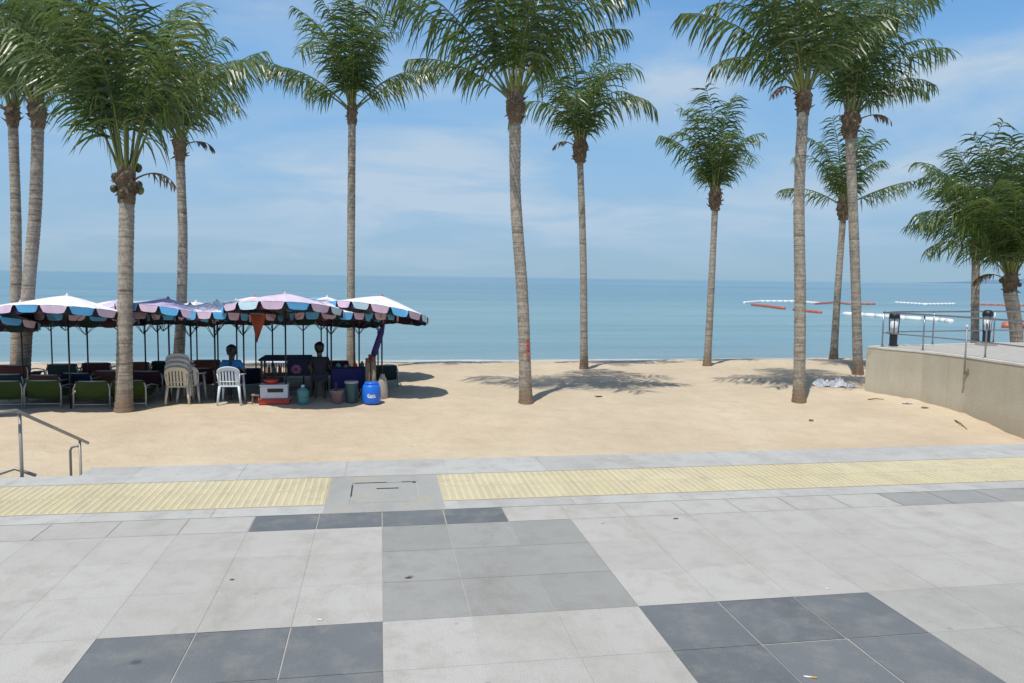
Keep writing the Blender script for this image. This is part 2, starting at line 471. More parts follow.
kb.quad([(-60, 6.663, -.002), (-60, 6.663, -1.95), (-2.4, 6.663, -1.95), (-2.4, 6.663, -.002)], 1)
tag(kb.build('kerb_stone', [M['kerb'], M['wall']]), kind='structure')
# tactile strip: ridged yellow tiles
ty = MB()
ya, yb = 5.594, 6.366
for i in range(-42, 66):
    for j in range(2):
        w = .386; x = -.386-.003+w*0 + (i+0)*w; y = ya+j*w
        if -.39 < x+w*.5 < .46:
            continue
        xa, xb = x+.002, x+w-.002
        if x < -.39 < x+w: xb = -.392
        if x < .465 < x+w: xa = .467
        a = rnd.uniform(.3, .7)
        ty.quad([(xa-.0012, y+.0005, 0), (xb+.0012, y+.0005, 0), (xb+.0012, y+w-.0005, 0), (xa-.0012, y+w-.0005, 0)], 1, a)
        nb = 7
        for q in range(nb):
            cx = x+w*(q+.5)/nb
            if cx-.012 < xa or cx+.012 > xb: continue
            zt = .004
            p = [(cx-.013, y+.012, .0008), (cx+.013, y+.012, .0008), (cx+.013, y+w-.012, .0008), (cx-.013, y+w-.012, .0008)]
            t = [(cx-.007, y+.02, zt), (cx+.007, y+.02, zt), (cx+.007, y+w-.02, zt), (cx-.007, y+w-.02, zt)]
            ty.quad(t, 0, a)
            for e in range(4):
                ty.quad([p[e], p[(e+1) % 4], t[(e+1) % 4], t[e]], 0, a)
tag(ty.build('tactile_strip', [M['tile_yellow'], M['tile_yellow2']]), kind='structure')
# manhole
mh = thing('manhole_cover', 'square concrete manhole cover interrupting the yellow tactile strip', 'manhole', (.037, 5.87, 0))
def lift(b, x0, x1, y0, y1, z, mi=0):
    b.box(((x0+x1)/2, (y0+y1)/2, z-.01), (x1-x0, y1-y0, .02), mi)
fr = MB()
lift(fr, -.42, .42, .28, .485, .003); lift(fr, -.42, .42, -.495, -.27, .003)
lift(fr, -.42, -.255, -.27, .28, .003); lift(fr, .255, .42, -.27, .28, .003)
fr.build('frame', M['cover'], mh)
lid = MB(); lift(lid, -.247, .247, -.262, .272, .002)
lo = lid.build('lid', M['cover'], mh)
for c_, s_ in (((-.251, .07, .0045), (.010, .30, .003)), ((-.11, .276, .0045), (.25, .010, .003)), ((.17, .276, .0045), (.08, .008, .003)),
               ((.02, .10, .0045), (.17, .014, .003)), ((.23, .26, .0045), (.03, .03, .003))):
    sl = MB(); sl.box(c_, s_); sl.build('slot', M['slot'], mh)

# ------------------------------------------------------------------ beach, sea, far hill
def axis(segs):
    out = []
    for a, b2, st in segs:
        n = int(round((b2-a)/st)); out += [a+(b2-a)*i/n for i in range(n)]
    return out+[segs[-1][1]]
xs = axis([(-400, -60, 20), (-60, -16, 1), (-16, 22, .14), (22, 60, 1), (60, 400, 20)])
ys = axis([(EDGE-.05, 12, .35), (12, 27, .12), (27, 33, .3), (33, 61, 4)])
sd = MB()
for y in ys:
    for x in xs: sd.v.append((x, y, sand_z(x, y)))
nx = len(xs)
for j in range(len(ys)-1):
    for i in range(nx-1): sd.face((j*nx+i, j*nx+i+1, (j+1)*nx+i+1, (j+1)*nx+i))
tag(sd.build('sand_beach', M['sand'], smooth=True), kind='structure')
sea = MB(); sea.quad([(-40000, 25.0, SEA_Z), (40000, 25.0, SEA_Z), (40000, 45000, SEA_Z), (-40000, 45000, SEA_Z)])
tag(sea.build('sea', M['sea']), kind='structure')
hl = MB(); D = 11000
a0 = on_y(985, 283, D); a1 = on_y(1180, 283, D)
prev = None; nh = 80
for i in range(nh+1):
    t = i/nh; x = a0.x+(a1.x-a0.x)*t*1.2
    h = 8+ (70+95*math.sin(min(1, t*1.6)*PI/2)**1.5)*min(1, t*7)*.8 + 14*noise.noise(Vector((t*9, .3, 0)))*min(1, t*4)
    row = [(x, D-600, SEA_Z-1), (x, D-200, h*.6), (x, D+200, h), (x, D+1200, h*.4), (x, D+2200, SEA_Z-1)]
    k = len(hl.v); hl.v += row
    if prev is not None:
        for q in range(4): hl.face((prev+q, k+q, k+q+1, prev+q+1))
    prev = k
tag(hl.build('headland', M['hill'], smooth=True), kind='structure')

# ------------------------------------------------------------------ terrace on the right
wallpts = [(12.28, 17.95), (12.52, 17.3), (12.85, 16.6), (13.02, 15.4), (12.98, 13.8), (13.0, 10.5), (13.0, 6.95)]
farpts = [(12.28, 17.95), (13.3, 18.3), (14.5, 18.5), (16.9, 19.0), (19, 18.8), (23, 17.6), (36, 14)]
tp = MB()
tp.v = [(x, y, -.004) for x, y in wallpts[::-1]] + [(x, y, -.004) for x, y in farpts[1:]] + [(36, 6.95, -.004)]
tp.face(tuple(range(len(tp.v)))[::-1] if False else tuple(range(len(tp.v))))
o = tp.build('terrace_floor', M['tile_light']); tag(o, kind='structure')
o.data.flip_normals()
dp = MB(); dp.quad([(13.9, 14.3, .0), (20, 14.6, .0), (20, 12.0, .0), (13.3, 12.0, .0)])
tag(dp.build('terrace_dark_paving', M['tile_mid']), kind='structure')
wl = thing('retaining_wall', 'pale buff concrete retaining wall holding the raised terrace above the sand', 'wall')
wb = MB()
def wallseg(b, pts, z0, z1, th, mi=0):
    for k, (a, c) in enumerate(zip(pts, pts[1:])):
        a = Vector((*a, 0)); c = Vector((*c, 0)); d = (c-a).normalized(); n = Vector((-d.y, d.x, 0))
        for (u, w) in ((a, c),):
            b.quad([u+Vector((0, 0, z0)), w+Vector((0, 0, z0)), w+Vector((0, 0, z1)), u+Vector((0, 0, z1))], mi)
def offs(pts, d):
    out = []
    for i, p in enumerate(pts):
        a = Vector(pts[max(0, i-1)]); c = Vector(pts[min(len(pts)-1, i+1)])
        t = (c-a).normalized(); out.append((p[0]+t.y*d, p[1]-t.x*d))
    return out
allp = farpts[::-1]+wallpts[1:]
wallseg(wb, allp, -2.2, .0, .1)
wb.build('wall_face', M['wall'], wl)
cp = MB()
inn = offs(allp, -.16); outp = offs(allp, .012)
for i in range(len(allp)-1):
    a, c, d, e = outp[i], outp[i+1], inn[i+1], inn[i]
    for z in (.012,): cp.quad([(*a, z), (*c, z), (*d, z), (*e, z)])
    cp.quad([(*a, -.03), (*c, -.03), (*c, .012), (*a, .012)]); cp.quad([(*e, -.003), (*d, -.003), (*d, .012), (*e, .012)])
cp.build('coping', M['cap'], wl)

def rail_run(name, label, pts, hts, mat, rails=(.88, .36), rad=.021, post_r=.019, posts=None):
    t = thing(name, label, 'railing', (pts[0][0], pts[0][1], 0))
    o0 = Vector((pts[0][0], pts[0][1], 0))
    P = [Vector((x, y, 0))-o0 for x, y in pts]
    for h in rails:
        b = MB(); b.tube([p+Vector((0, 0, h)) for p in P], rad if h > .5 else rad*.75, 8)
        b.build('top_rail' if h > .5 else 'mid_rail', mat, t, True)
    for (x, y) in posts:
        b = MB(); p = Vector((x, y, 0))-o0
        b.tube([p+Vector((0, 0, .012)), p+Vector((0, 0, rails[0]))], post_r, 8)
        b.tube([p+Vector((0, 0, .012)), p+Vector((0, 0, .022))], .05, 10)
        b.build('post', mat, t, True)
    return t
wi = offs(wallpts, -.07); c0 = on_z(882, 346.5, 0); wi[0] = (c0.x, c0.y); wi[1] = (12.72, 17.35)
rail_run('terrace_railing', 'grey steel railing with two bars along the edge of the wall facing the sand', [wi[0]]+wi[1:6], None, M['steel'],
         posts=[wi[0], (12.93, 16.72), (13.14, 15.0), (13.1, 13.0), (13.1, 11.0)])
fi = offs(farpts, .09); fi[0] = wi[0]; fi[1] = (13.4, 18.2)
rail_run('terrace_railing', 'grey steel railing with two bars along the seaward edge of the terrace', fi, None, M['steel'],
         posts=[fi[2], (16.9, 19.03), (19.0, 18.7), (23, 17.5)])
# single post bolted to the outer face of the wall
bp = on_x(964, 377, 12.93)
t = thing('handrail_post', 'lone grey steel post bracketed to the outer face of the buff wall', 'post', (12.93, bp.y, bp.z))
b = MB(); b.tube([(0, 0, 0), (0, 0, 1.10)], .018, 8); b.build('post', M['steel_w'], t, True)
b = MB(); b.lathe([(.012, 0), (.03, .02), (.034, .045), (.02, .07), (.002, .075)], 12, (0, 0, 1.10)); b.build('end_cap', M['whitep'], t, True)
b = MB(); b.tube([(0, 0, .13), (.09, 0, .13)], .025, 8); b.box((.075, 0, .13), (.02, .09, .09)); b.lathe([(.005, -.08), (.03, 0), (.02, .05)], 10); b.build('bracket', M['steel_w'], t)
# bollard lamps
def lamp():
    t = thing('bollard_lamp', '', 'lamp', group='bollard lamps on the terrace')
    b = MB(); b.lathe([(.115, 0), (.115, .03), (.095, .035), (.095, .30), (.105, .30), (.105, .33)], 20); b.build('base', M['black'], t, False)
    b = MB(); b.lathe([(.088, .33), (.10, .72)], 20); b.build('glass', M['lampglass'], t, True)
    b = MB()
    for k in range(4):
        an = PI/4+k*PI/2; c, s_ = math.cos(an), math.sin(an)
        b.tube([(c*.102, s_*.102, .32), (c*.122, s_*.122, .76)], .012, 6)
    b.build('cage_bar', M['black'], t)
    b = MB()
    for z in (.46,): b.lathe([(.099, z), (.102, z+.006), (.099, z+.012)], 20)
    b.build('band', M['pvc'], t)
    b = MB(); b.lathe([(.128, .72), (.132, .78), (.125, .82), (.085, .875), (.02, .885)], 20); b.build('cap', M['black'], t, True)
    return t
lp = lamp()
put(lp, True, on_z(893, 346, 0.0), .2, 'black bollard lamp with frosted panels at the corner of the terrace wall')
put(lp, False, on_z(986, 343, 0.06) , .6, 'black bollard lamp on a low concrete pad between two palms behind')
pb = MB(); q = on_z(985.5, 344, 0.0); pb.box((0, 0, .027), (.36, .36, .056)); pb.box((0, 0, .003), (.4, .4, .006))
tag(pb.build('lamp_pad', M['cover'], loc=lp.location), 'unused')
pad = bpy.data.objects['lamp_pad']; pad.location = on_z(986, 343, 0.06); pad.location.z = 0.0
tag(pad, 'low square concrete pad under the bollard lamp farther from the wall corner', 'pad')

# ------------------------------------------------------------------ stairs handrail at left
XS = -2.86
t = thing('stair_handrail', 'bent steel stair handrail leading down from the promenade to the sand', 'handrail', (XS, 6.98, 0))
o0 = Vector((XS, 6.98, 0))
A = on_x(15, 410, -3.1); B = on_x(88, 443, XS)
pA = on_x(23, 413, XS)
A = Vector((XS, on_x(23, 413, XS).y-.12, 0)); A.z = on_x(23, 413, XS).z+.04
B = on_x(88, 443, XS)
b = MB(); b.tube([Vector((XS-1.1, A.y-.05, A.z-.03))-o0, Vector((XS-.16, A.y-.02, A.z-.01))-o0, A-o0, A+(B-A)*.5-o0, B-o0], .015, 10); b.build('top_rail', M['steel_w'], t, True)
P1 = on_x(25, 440, XS); p1 = A+(B-A)*.04
b = MB(); b.tube([p1-o0, (p1.x-o0.x, p1.y-o0.y, -.3)], .0135, 10); b.build('post', M['steel_w'], t, True)
p2 = A+(B-A)*.86
b = MB(); b.tube([p2-o0, (p2.x-o0.x, p2.y-o0.y, -1.2)], .0125, 10)
h2 = on_x(73, 450, XS).z
b.build('post', M['steel_w'], t, True)
b = MB(); q = Vector((p2.x-o0.x, p2.y-o0.y, h2)); b.tube([q, q+Vector((-.04, 0, 0)), q+Vector((-.075, 0, -.012)), q+Vector((-.088, 0, -.045)), q+Vector((-.088, 0, -.9))], .012, 10)
b.build('return_bar', M['steel_w'], t, True)
s1 = on_y(15, 468.5, 6.80); s2 = on_y(36, 475.5, 6.80); s0 = on_y(-6, 475.5, 6.80)
b = MB(); b.tube([s0-o0-Vector((.6, 0, .06)), s0-o0, s1-o0, s2-o0], .014, 10); b.build('low_rail', M['steel_w'], t, True)
st = MB()
for i in range(8): st.box((-5.6, 6.83+i*.33, -.17*(i+1)-.5), (6.3, .33, 1.0))
tag(st.build('beach_steps', M['kerb']), kind='structure')

# ------------------------------------------------------------------ palms
def frond(mb, rng, base, az, el, Ln, droop, leaf=.29, dens=12, bare=.15, pw=1.6, hang=.12, tone=0, petr=.032, sway=0, up=None):
    n = 16; pts = []; tans = []; p = Vector(base)
    for i in range(n+1):
        t = i/n
        e = el-droop*(t**pw)
        a = az+sway*t*t
        d = Vector((math.cos(e)*math.cos(a), math.cos(e)*math.sin(a), math.sin(e)))
        pts.append(p.copy()); tans.append(d); p = p+d*(Ln/n)
    mb.tube(pts[::2], [petr*(1-.82*(i/(n/2)))*(1.6 if i == 0 else 1) for i in range(n//2+1)], 5, 1, rng.uniform(.3, .9))
    side0 = Vector((-math.sin(az), math.cos(az), 0))
    cnt = int(Ln*dens); dead = rng.random()
    for k in range(cnt):
        t = bare+(1-bare)*(k+.5)/cnt
        fi_ = min(n-1e-4, t*n); i = int(fi_); u = fi_-i
        p0 = pts[i].lerp(pts[i+1], u); T = tans[i].lerp(tans[i+1], u).normalized()
        S = (side0-T*side0.dot(T)).normalized(); Nn = S.cross(T)
        if Nn.z < 0: Nn = -Nn
        q = (t-bare)/(1-bare)
        prof = min(1, .72+q*1.4)*(1-.52*max(0, (q-.5)/.5)**1.5)
        for s in (-1, 1):
            ln = Ln*leaf*prof*rng.uniform(.82, 1.12)
            d = (S*s*rng.uniform(.55, .95)+T*rng.uniform(.3, .8)+Nn*rng.uniform(-.1, .15)-Vector((0, 0, hang))).normalized()
            gr = rng.uniform(.2, .95)
            if rng.random() < .14+.4*(noise.noise(Vector((t*5, dead*40, s))) > .25): continue
            w = rng.uniform(.016, .027)*(.75+Ln*.08)
            a = min(1, max(0, rng.gauss(.43+tone, .26)))
            pp = p0.copy(); prev = None; seg = (.22, .28, .28, .22); ws = (.55, 1, .85, .5, .04)
            k0 = len(mb.v)
            for j in range(5):
                W = (T-d*T.dot(d))
                W = W.normalized() if W.length > .05 else Nn
                W = (W+Nn*rng.uniform(-.25, .25)).normalized()
                mb.v.append(tuple(pp-W*w*ws[j])); mb.v.append(tuple(pp+W*w*ws[j]))
                if j < 4:
                    pp = pp+d*ln*seg[j]
                    d = (d+Vector((0, 0, -gr*.75))).normalized()
            for j in range(4):
                mb.face((k0+2*j, k0+2*j+1, k0+2*j+3, k0+2*j+2), 0, a)

def palm(label, seed, tpts, y, wpx, crown, lats=(), nuts=0, depth_y=None, scale_husk=1.0, paint=False, buried=None, wtop=None):
    """tpts: where the trunk passes, bottom to top, all on the vertical plane through its base"""
    rng = random.Random(seed)
    P = [on_y(px, py, y) for px, py in tpts]
    gz = sand_z(P[0].x, y)
    # extend or cut the trunk so that it starts in the sand
    d = (P[0]-P[1]); P[0] = P[1]+d*((P[1].z-gz)/(P[1].z-P[0].z))
    org = Vector((P[0].x, P[0].y, gz)); P = [p-org for p in P]
    t = thing('palm_tree', label, 'palm tree', org, group='coconut palms on the beach')
    dist = (org-EYE).dot(FW); mpp = dist/FPX
    rb = wpx*.45*mpp; rt = (wtop or wpx*.8)*.46*mpp
    # smooth path
    H = P[-1].z; path = []; rad = []; nseg = int(H/.055)
    def spl(z):
        for i in range(len(P)-1):
            if z <= P[i+1].z or i == len(P)-2:
                a, b2 = P[i], P[i+1]
                pm = P[i-1] if i > 0 else a*2-b2; pn = P[i+2] if i+2 < len(P) else b2*2-a
                u = max(0, min(1, (z-a.z)/(b2.z-a.z)))
                return (2*a+(b2-pm)*u+(2*pm-5*a+4*b2-pn)*u*u+(3*a-pm-3*b2+pn)*u**3)*.5
    lean = rng.uniform(-.15, .15)
    for i in range(nseg+1):
        z = H*i/nseg; p = spl(z); u = i/nseg
        path.append(Vector((p.x, p.y+lean*math.sin(u*PI)*.6, p.z)))
        r = rb+(rt-rb)*min(1, u*1.25)
        r *= 1+.22*math.exp(-z/.35)+.10*math.exp(-z/.12)
        r *= 1+(.035 if i % 2 else -.025)+rng.uniform(-.015, .015)+.05*noise.noise(Vector((z*.9, seed, 0)))
        rad.append(r)
    path[0].z -= .25
    b = MB(); b.tube(path, rad, 14); tr = b.build('trunk', M['bark'], t, True)
    if paint:
        pm = MB(); z0, z1 = paint
        for i in range(nseg):
            z = H*i/nseg
            if z0 < z < z1:
                c = path[i]; c2 = path[i+1]; r = rad[i]*1.02+.006; r2 = rad[i+1]*1.02+.006
                for an in (-1.35, -1.22, -1.09):
                    if rng.random() < .18: continue
                    q0, q1 = an, an+.13
                    pm.quad([(c.x+r*math.cos(q0), c.y+r*math.sin(q0), c.z), (c.x+r*math.cos(q1), c.y+r*math.sin(q1), c.z), (c2.x+r2*math.cos(q1), c2.y+r2*math.sin(q1), c2.z), (c2.x+r2*math.cos(q0), c2.y+r2*math.sin(q0), c2.z)])
        pm.build('paint_mark', M['red'], tr)
    top = path[-1]
    # fibrous bulb under the fronds
    hb = MB(); s = rt*scale_husk; hh = .45+s*2.4
    k = 16; prof = []
    for i in range(9):
        u = i/8; r = s*(1.02+.42*math.sin(min(1, u*1.25)*PI*.62))*(1-.35*max(0, u-.6)/.4)
        prof.append((r, u*hh-.08))
    k0 = len(hb.v); hb.lathe(prof, k, top)
    for i in range(k0, len(hb.v)):
        v = Vector(hb.v[i]); c = Vector((top.x, top.y, v.z)); q = v-c
        hb.v[i] = tuple(c+q*(1+.4*noise.noise(v*9))+Vector((0, 0, .04*noise.noise(v*6))))
    for i in range(int(22*min(1.5, scale_husk))):   # stubs of old stalks and torn fibre
        an = rng.uniform(0, 2*PI); z = rng.uniform(0, hh*.75); r = s*1.32
        c = top+Vector((math.cos(an)*r, math.sin(an)*r, z))
        e = c+Vector((math.cos(an), math.sin(an), rng.uniform(-.8, 1.0)))*rng.uniform(.04, .12)
        hb.tube([c-Vector((math.cos(an), math.sin(an), 0))*.07, c, e], [.03, .025, .006], 5)
    hb.build('husk', M['husk'], t)
    cb = top+Vector((0, 0, hh-.36))
    for i in range(nuts):
        an = i*2.4+.4; r = s*1.75; z = rng.uniform(.02, hh*.9); nr = rng.uniform(.065, .09)
        nb = MB(); c = top+Vector((math.cos(an)*r, math.sin(an)*r*.9, z))
        nb.lathe([(.01, -nr*1.15), (nr*.7, -nr*.8), (nr, 0), (nr*.75, nr*.75), (.01, nr*1.1)], 10, c)
        nb.build('coconut', M['nutg'] if i % 3 == 0 else M['nut'], t, True)
    # crown
    cr = MB()
    Ln, nf, lo, hi, drp, br = crown; nf = int(nf*.78); Ln *= .97
    for i in range(nf):
        u = (i+.5)/nf
        az = i*2.39996+rng.uniform(-.2, .2)+seed
        el = R(hi)-(R(hi)-R(lo))*(u**.9)+rng.gauss(0, .07)
        l = Ln*rng.uniform(.82, 1.06)*(1-.10*u)
        frond(cr, rng, cb+Vector((math.cos(az), math.sin(az), 0))*s*.5, az, el, l, R(drp)*(.15+.85*u)*rng.uniform(.8, 1.15), sway=rng.uniform(-.5, .5), pw=rng.uniform(1.8, 3.2), bare=br, tone=rng.gauss(0, .13), hang=rng.uniform(0, .3), petr=.026+.006*Ln/4)
    for (azd, eld, l, dr) in lats:
        az = R(azd); frond(cr, rng, cb+Vector((math.cos(az), math.sin(az), -.25))*s*.5, az, R(eld), l, R(dr), dens=15, petr=.03, leaf=.31, hang=.45, bare=.2, tone=.05)
    cr.build('crown', [M['leaf'], M['stalk']], t)
    if seed in (1, 3, 4, 7, 9, 11, 13):       # one old brown frond hanging against the trunk
        dd = MB(); az = R({1: 200, 3: -20, 4: 10, 7: 190, 9: 200, 11: -30, 13: 170}[seed])
        frond(dd, rng, top+Vector((math.cos(az)*s, math.sin(az)*s, hh*.5)), az, R(25), Ln*.24, R(95), leaf=.3, dens=16, petr=.022, hang=.5, bare=.35)
        dd.build('dead_frond', [M['leafd'], M['leafd']], t)
    return t

def YS(px, py): return on_sand(px, py).y
# crown = (frond length, fronds, lowest elevation, highest elevation, droop, -)
# lateral fronds: azimuth -10 points to the right of the picture, 170 to the left
palm('tall curved palm at the left edge, trunk half hidden behind its twin', 1, [(17, 380), (17, 300), (17, 220), (13, 125)], 24.0, 12, (3.9, 19, 66, 88, 125, .14), [(170, 30, 3.2, 60), (-10, 55, 3.2, 70)])
palm('tall curved palm leaning right, in front of its twin at the left edge', 2, [(22, 385), (27, 290), (34, 210), (38, 125)], 21.5, 14.5, (4.0, 20, 66, 88, 125, .14), [(-10, 40, 3.0, 60), (170, 45, 3.4, 70)], wtop=12)
palm('stout palm with coconuts standing in front of the sunshades, nearest on the left', 3, [(124, 411), (126, 300), (127, 200)], YS(124, 411), 17, (4.7, 19, 75, 88, 95, .27),
     [(172, 70, 4.3, 50), (0, 72, 4.0, 80), (150, 74, 4.2, 80)], nuts=9, wtop=15)
palm('palm behind the sunshades with its crown blown to the right', 4, [(178, 374), (182, 300), (183, 230), (180, 158)], 23.6, 12, (3.9, 19, 70, 88, 135, .14), [(-12, 68, 3.7, 60), (-30, 60, 2.6, 105), (160, 64, 2.3, 100)], wtop=9.5)
palm('slender palm behind the rightmost sunshades with one low frond on each side', 5, [(351, 372), (351, 250), (352, 122)], 24.2, 9, (4.0, 19, 73, 88, 125, .14),
     [(168, 36, 3.3, 22), (-8, 38, 3.2, 30), (175, 46, 2.9, 60), (-5, 50, 2.9, 70)], wtop=8)
palm('tall palm with a red paint mark on its trunk, standing alone mid beach', 6, [(526, 403), (523, 300), (516, 200), (515, 120)], YS(526, 403), 13.5, (4.8, 19, 63, 88, 90, .17),
     [(170, 50, 4.3, 30), (173, 38, 2.6, 52), (-10, 58, 3.1, 70), (-15, 66, 3.6, 65), (165, 60, 4.3, 45)], scale_husk=1.15, paint=(1.05, 1.45), wtop=12)
palm('slim palm beside the red marked one with a rounded ragged crown', 7, [(584, 369), (583, 260), (580, 160)], YS(584, 369), 8.5, (3.75, 19, 70, 88, 155, .1), [(-20, 72, 3.2, 140), (175, 70, 3.1, 150)], scale_husk=1.5, wtop=7)
palm('small lone palm between the mid beach pair and the tall right group', 8, [(707, 366), (711, 280), (715, 208)], YS(707, 366), 8, (3.4, 19, 73, 88, 155, .1), [(170, 68, 2.7, 60)], scale_husk=1.4, wtop=6.5)
palm('tall thick palm at the front of the right group, plastic bag beside it', 9, [(799, 402), (800, 300), (799, 200), (803, 112)], YS(799, 402), 12.5, (4.5, 19, 63, 88, 115, .15),
     [(168, 56, 3.6, 65), (174, 48, 2.5, 95), (-10, 66, 3.9, 75)], wtop=11)
palm('shorter leaning palm seen between the two taller trunks of the right group', 10, [(833, 368), (838, 290), (843, 218)], 25.6, 8, (3.1, 17, 64, 87, 120, .12), [(-8, 28, 2.6, 20), (174, 30, 2.4, 50)], scale_husk=1.4, wtop=6.5)
palm('tall palm at the back of the right group, crown leaning right', 11, [(858, 374), (855, 270), (850, 136)], YS(858, 374), 10, (4.4, 20, 64, 88, 135, .13), [(-8, 64, 3.6, 75), (-14, 56, 2.7, 95), (-20, 52, 2.3, 95)], scale_husk=1.3, wtop=10)
palm('slender low palm behind the terrace with a long frond reaching left', 12, [(975, 375), (975, 310), (976, 258)], 25.0, 8.5, (4.4, 20, 62, 87, 125, .12), [(171, 33, 2.7, 48)], wtop=8)
palm('short stout palm behind the terrace at the right edge', 13, [(1016, 380), (1015, 330), (1010, 292)], 22.5, 11, (5.2, 25, 66, 88, 118, .12), [(172, 60, 3.9, 85), (176, 48, 3.4, 90), (168, 66, 4.2, 95)], scale_husk=.8, nuts=3, wtop=13.5)

# ------------------------------------------------------------------ sunshades
def umbrella(label, px, py, y, Rr, top_mats, val_mats, tilt=(0, -6), seed=0, flap=None):
    rng = random.Random(seed)
    ap = on_y(px, py, y); gz = sand_z(ap.x, y)
    H = ap.z-gz
    t = thing('beach_umbrella', label, 'umbrella', (ap.x, y, gz), group='beach umbrellas over the deckchairs')
    hc = Rr*.30; tilt = (tilt[0], tilt[1]-3)
    rot = Matrix.Rotation(R(tilt[0]), 4, 'Y') @ Matrix.Rotation(R(tilt[1]), 4, 'X')
    apex = Vector((0, 0, H-.07))
    def tf(p): return apex + (rot @ Vector(p))
    n = 16; b = MB(); ph = rng.random()*.39
    rows = 5
    def pt(j, u):
        an = ph+2*PI*j/n; sag = -.05*math.sin(u*PI)
        rr = Rr*u; return tf((rr*math.cos(an), rr*math.sin(an), -hc*(u**1.25)+sag*.3+.02*rng.random()*(u > .3)*.3))
    G = [[pt(j, u/rows) for u in range(rows+1)] for j in range(n)]
    for j in range(n):
        A_, B_ = G[j], G[(j+1) % n]
        mi = top_mats[j % len(top_mats)]
        for u in range(rows):
            md0 = (A_[u]+B_[u])*.5-Vector((0, 0, .018*u/rows)); md1 = (A_[u+1]+B_[u+1])*.5-Vector((0, 0, .018*(u+1)/rows))
            if u == 0:
                b.quad([A_[0], A_[1], md1], mi); b.quad([A_[0], md1, B_[1]], mi)
            else:
                b.quad([A_[u], A_[u+1], md1, md0], mi); b.quad([md0, md1, B_[u+1], B_[u]], mi)
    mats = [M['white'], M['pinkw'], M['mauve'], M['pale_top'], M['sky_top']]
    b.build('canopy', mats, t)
    # hanging scallops round the rim
    vb = MB()
    for j in range(n):
        a0_, a1_ = ph+2*PI*j/n, ph+2*PI*(j+1)/n
        mi = val_mats[j % len(val_mats)]
        N_ = 10; top = []; bot = []
        dz = .125*rng.uniform(.9, 1.1); sw = rng.uniform(-.02, .03)
        for i in range(N_+1):
            u = i/N_; w = .05+.90*u; an = a0_+(a1_-a0_)*w
            ch = math.cos((a1_-a0_)/2)/math.cos(an-(a0_+a1_)/2)
            x, y_ = Rr*ch*math.cos(an), Rr*ch*math.sin(an)
            sh = 1-abs(2*u-1)**5
            e = max(0, sh)**.5
            tp_ = tf((x, y_, -hc+.003)); bo = tp_+Vector((x, y_, 0)).normalized()*sw+Vector((0, 0, -.03-dz*e))
            top.append(tp_); bot.append(bo)
        for i in range(N_):
            vb.quad([top[i], top[i+1], bot[i+1], bot[i]], mi)
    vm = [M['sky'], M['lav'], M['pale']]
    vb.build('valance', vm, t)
    lb = MB()
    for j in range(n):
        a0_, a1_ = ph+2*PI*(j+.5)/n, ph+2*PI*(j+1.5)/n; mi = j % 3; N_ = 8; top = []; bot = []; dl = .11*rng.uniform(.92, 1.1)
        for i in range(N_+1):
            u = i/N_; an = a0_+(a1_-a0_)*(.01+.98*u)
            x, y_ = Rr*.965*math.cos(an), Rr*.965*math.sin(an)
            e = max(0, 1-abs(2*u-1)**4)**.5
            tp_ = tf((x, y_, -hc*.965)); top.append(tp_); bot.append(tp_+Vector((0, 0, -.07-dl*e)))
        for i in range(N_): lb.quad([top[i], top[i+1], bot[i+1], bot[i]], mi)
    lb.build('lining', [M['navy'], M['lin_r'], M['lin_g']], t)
    pb_ = MB(); pb_.tube([(0, 0, -.35), tf((0, 0, -.03))], .019, 8); pb_.build('pole', M['black'], t, True)
    f = MB(); f.lathe([(.045, -.015), (.03, .015), (.012, .03), (.003, .06)], 10, apex); f.build('finial', M['whitep'] if seed % 3 else M['redp'], t, True)
    for j in range(0, n, 2):
        rb_ = MB(); an = ph+2*PI*j/n
        rb_.tube([tf((.03*math.cos(an), .03*math.sin(an), -.05)), tf((Rr*.97*math.cos(an), Rr*.97*math.sin(an), -hc-.02))], .008, 5)
        rb_.build('rib', M['black'], t)
    hub = MB()
    for j in range(0, n, 2):
        an = ph+2*PI*j/n
        hub.tube([tf((0, 0, -.75)), tf((Rr*.5*math.cos(an), Rr*.5*math.sin(an), -hc*.5-.05))], .006, 5)
    hub.build('stretcher', M['black'], t)
    return t
W_, PK, MV, PL, SK = 0, 1, 2, 3, 4
for k_, (px_, py_, y_, r_) in enumerate(((86, 299, 19.0, 1.1), (50, 300, 22.3, 1.1), (144, 300, 19.8, 1.0), (157, 301, 21.6, 1.0), (190, 301, 18.9, .9), (214, 301, 18.2, .8),
        (243, 301, 19.2, .95), (272, 300, 20.8, 1.1), (303, 300, 21.0, 1.15), (331, 300, 18.6, .95), (321, 301, 22.2, 1.0), (359, 301, 19.3, .95), (378, 301, 21.8, 1.1))):
    LATER = LATER + [(px_, py_, y_, r_, k_+20)] if k_ else [(px_, py_, y_, r_, k_+20)]
v1 = [0, 1]; v2 = [0, 1, 2, 1]
umbrella('faded pink sunshade cut by the left edge of the row', -32, 297, 17.6, 1.3, [PK, PK, SK, PK], v1, (2, -6), 1)
umbrella('white sunshade with blue and lilac scallops, leftmost whole one', 67, 292, 17.7, 1.28, [W_], v1, (1, -7), 2)
umbrella('purple topped sunshade just right of the stout front palm', 168, 295, 18.3, 1.05, [MV, MV, PL, MV], v1, (7, -7), 3)
umbrella('white and pale blue sunshade partly behind the purple one', 217, 298, 19.4, 1.0, [W_, W_, PL, W_], v1, (0, -6), 4)
umbrella('small white sunshade with blue panels left of the big pink one', 236, 297, 20.6, 1.15, [W_, PL], v1, (-4, -6), 5)
umbrella('white sunshade with a red tip poking up behind the big pink one', 255, 294, 21.8, 1.3, [W_, PK, W_, W_], v1, (2, -6), 6)
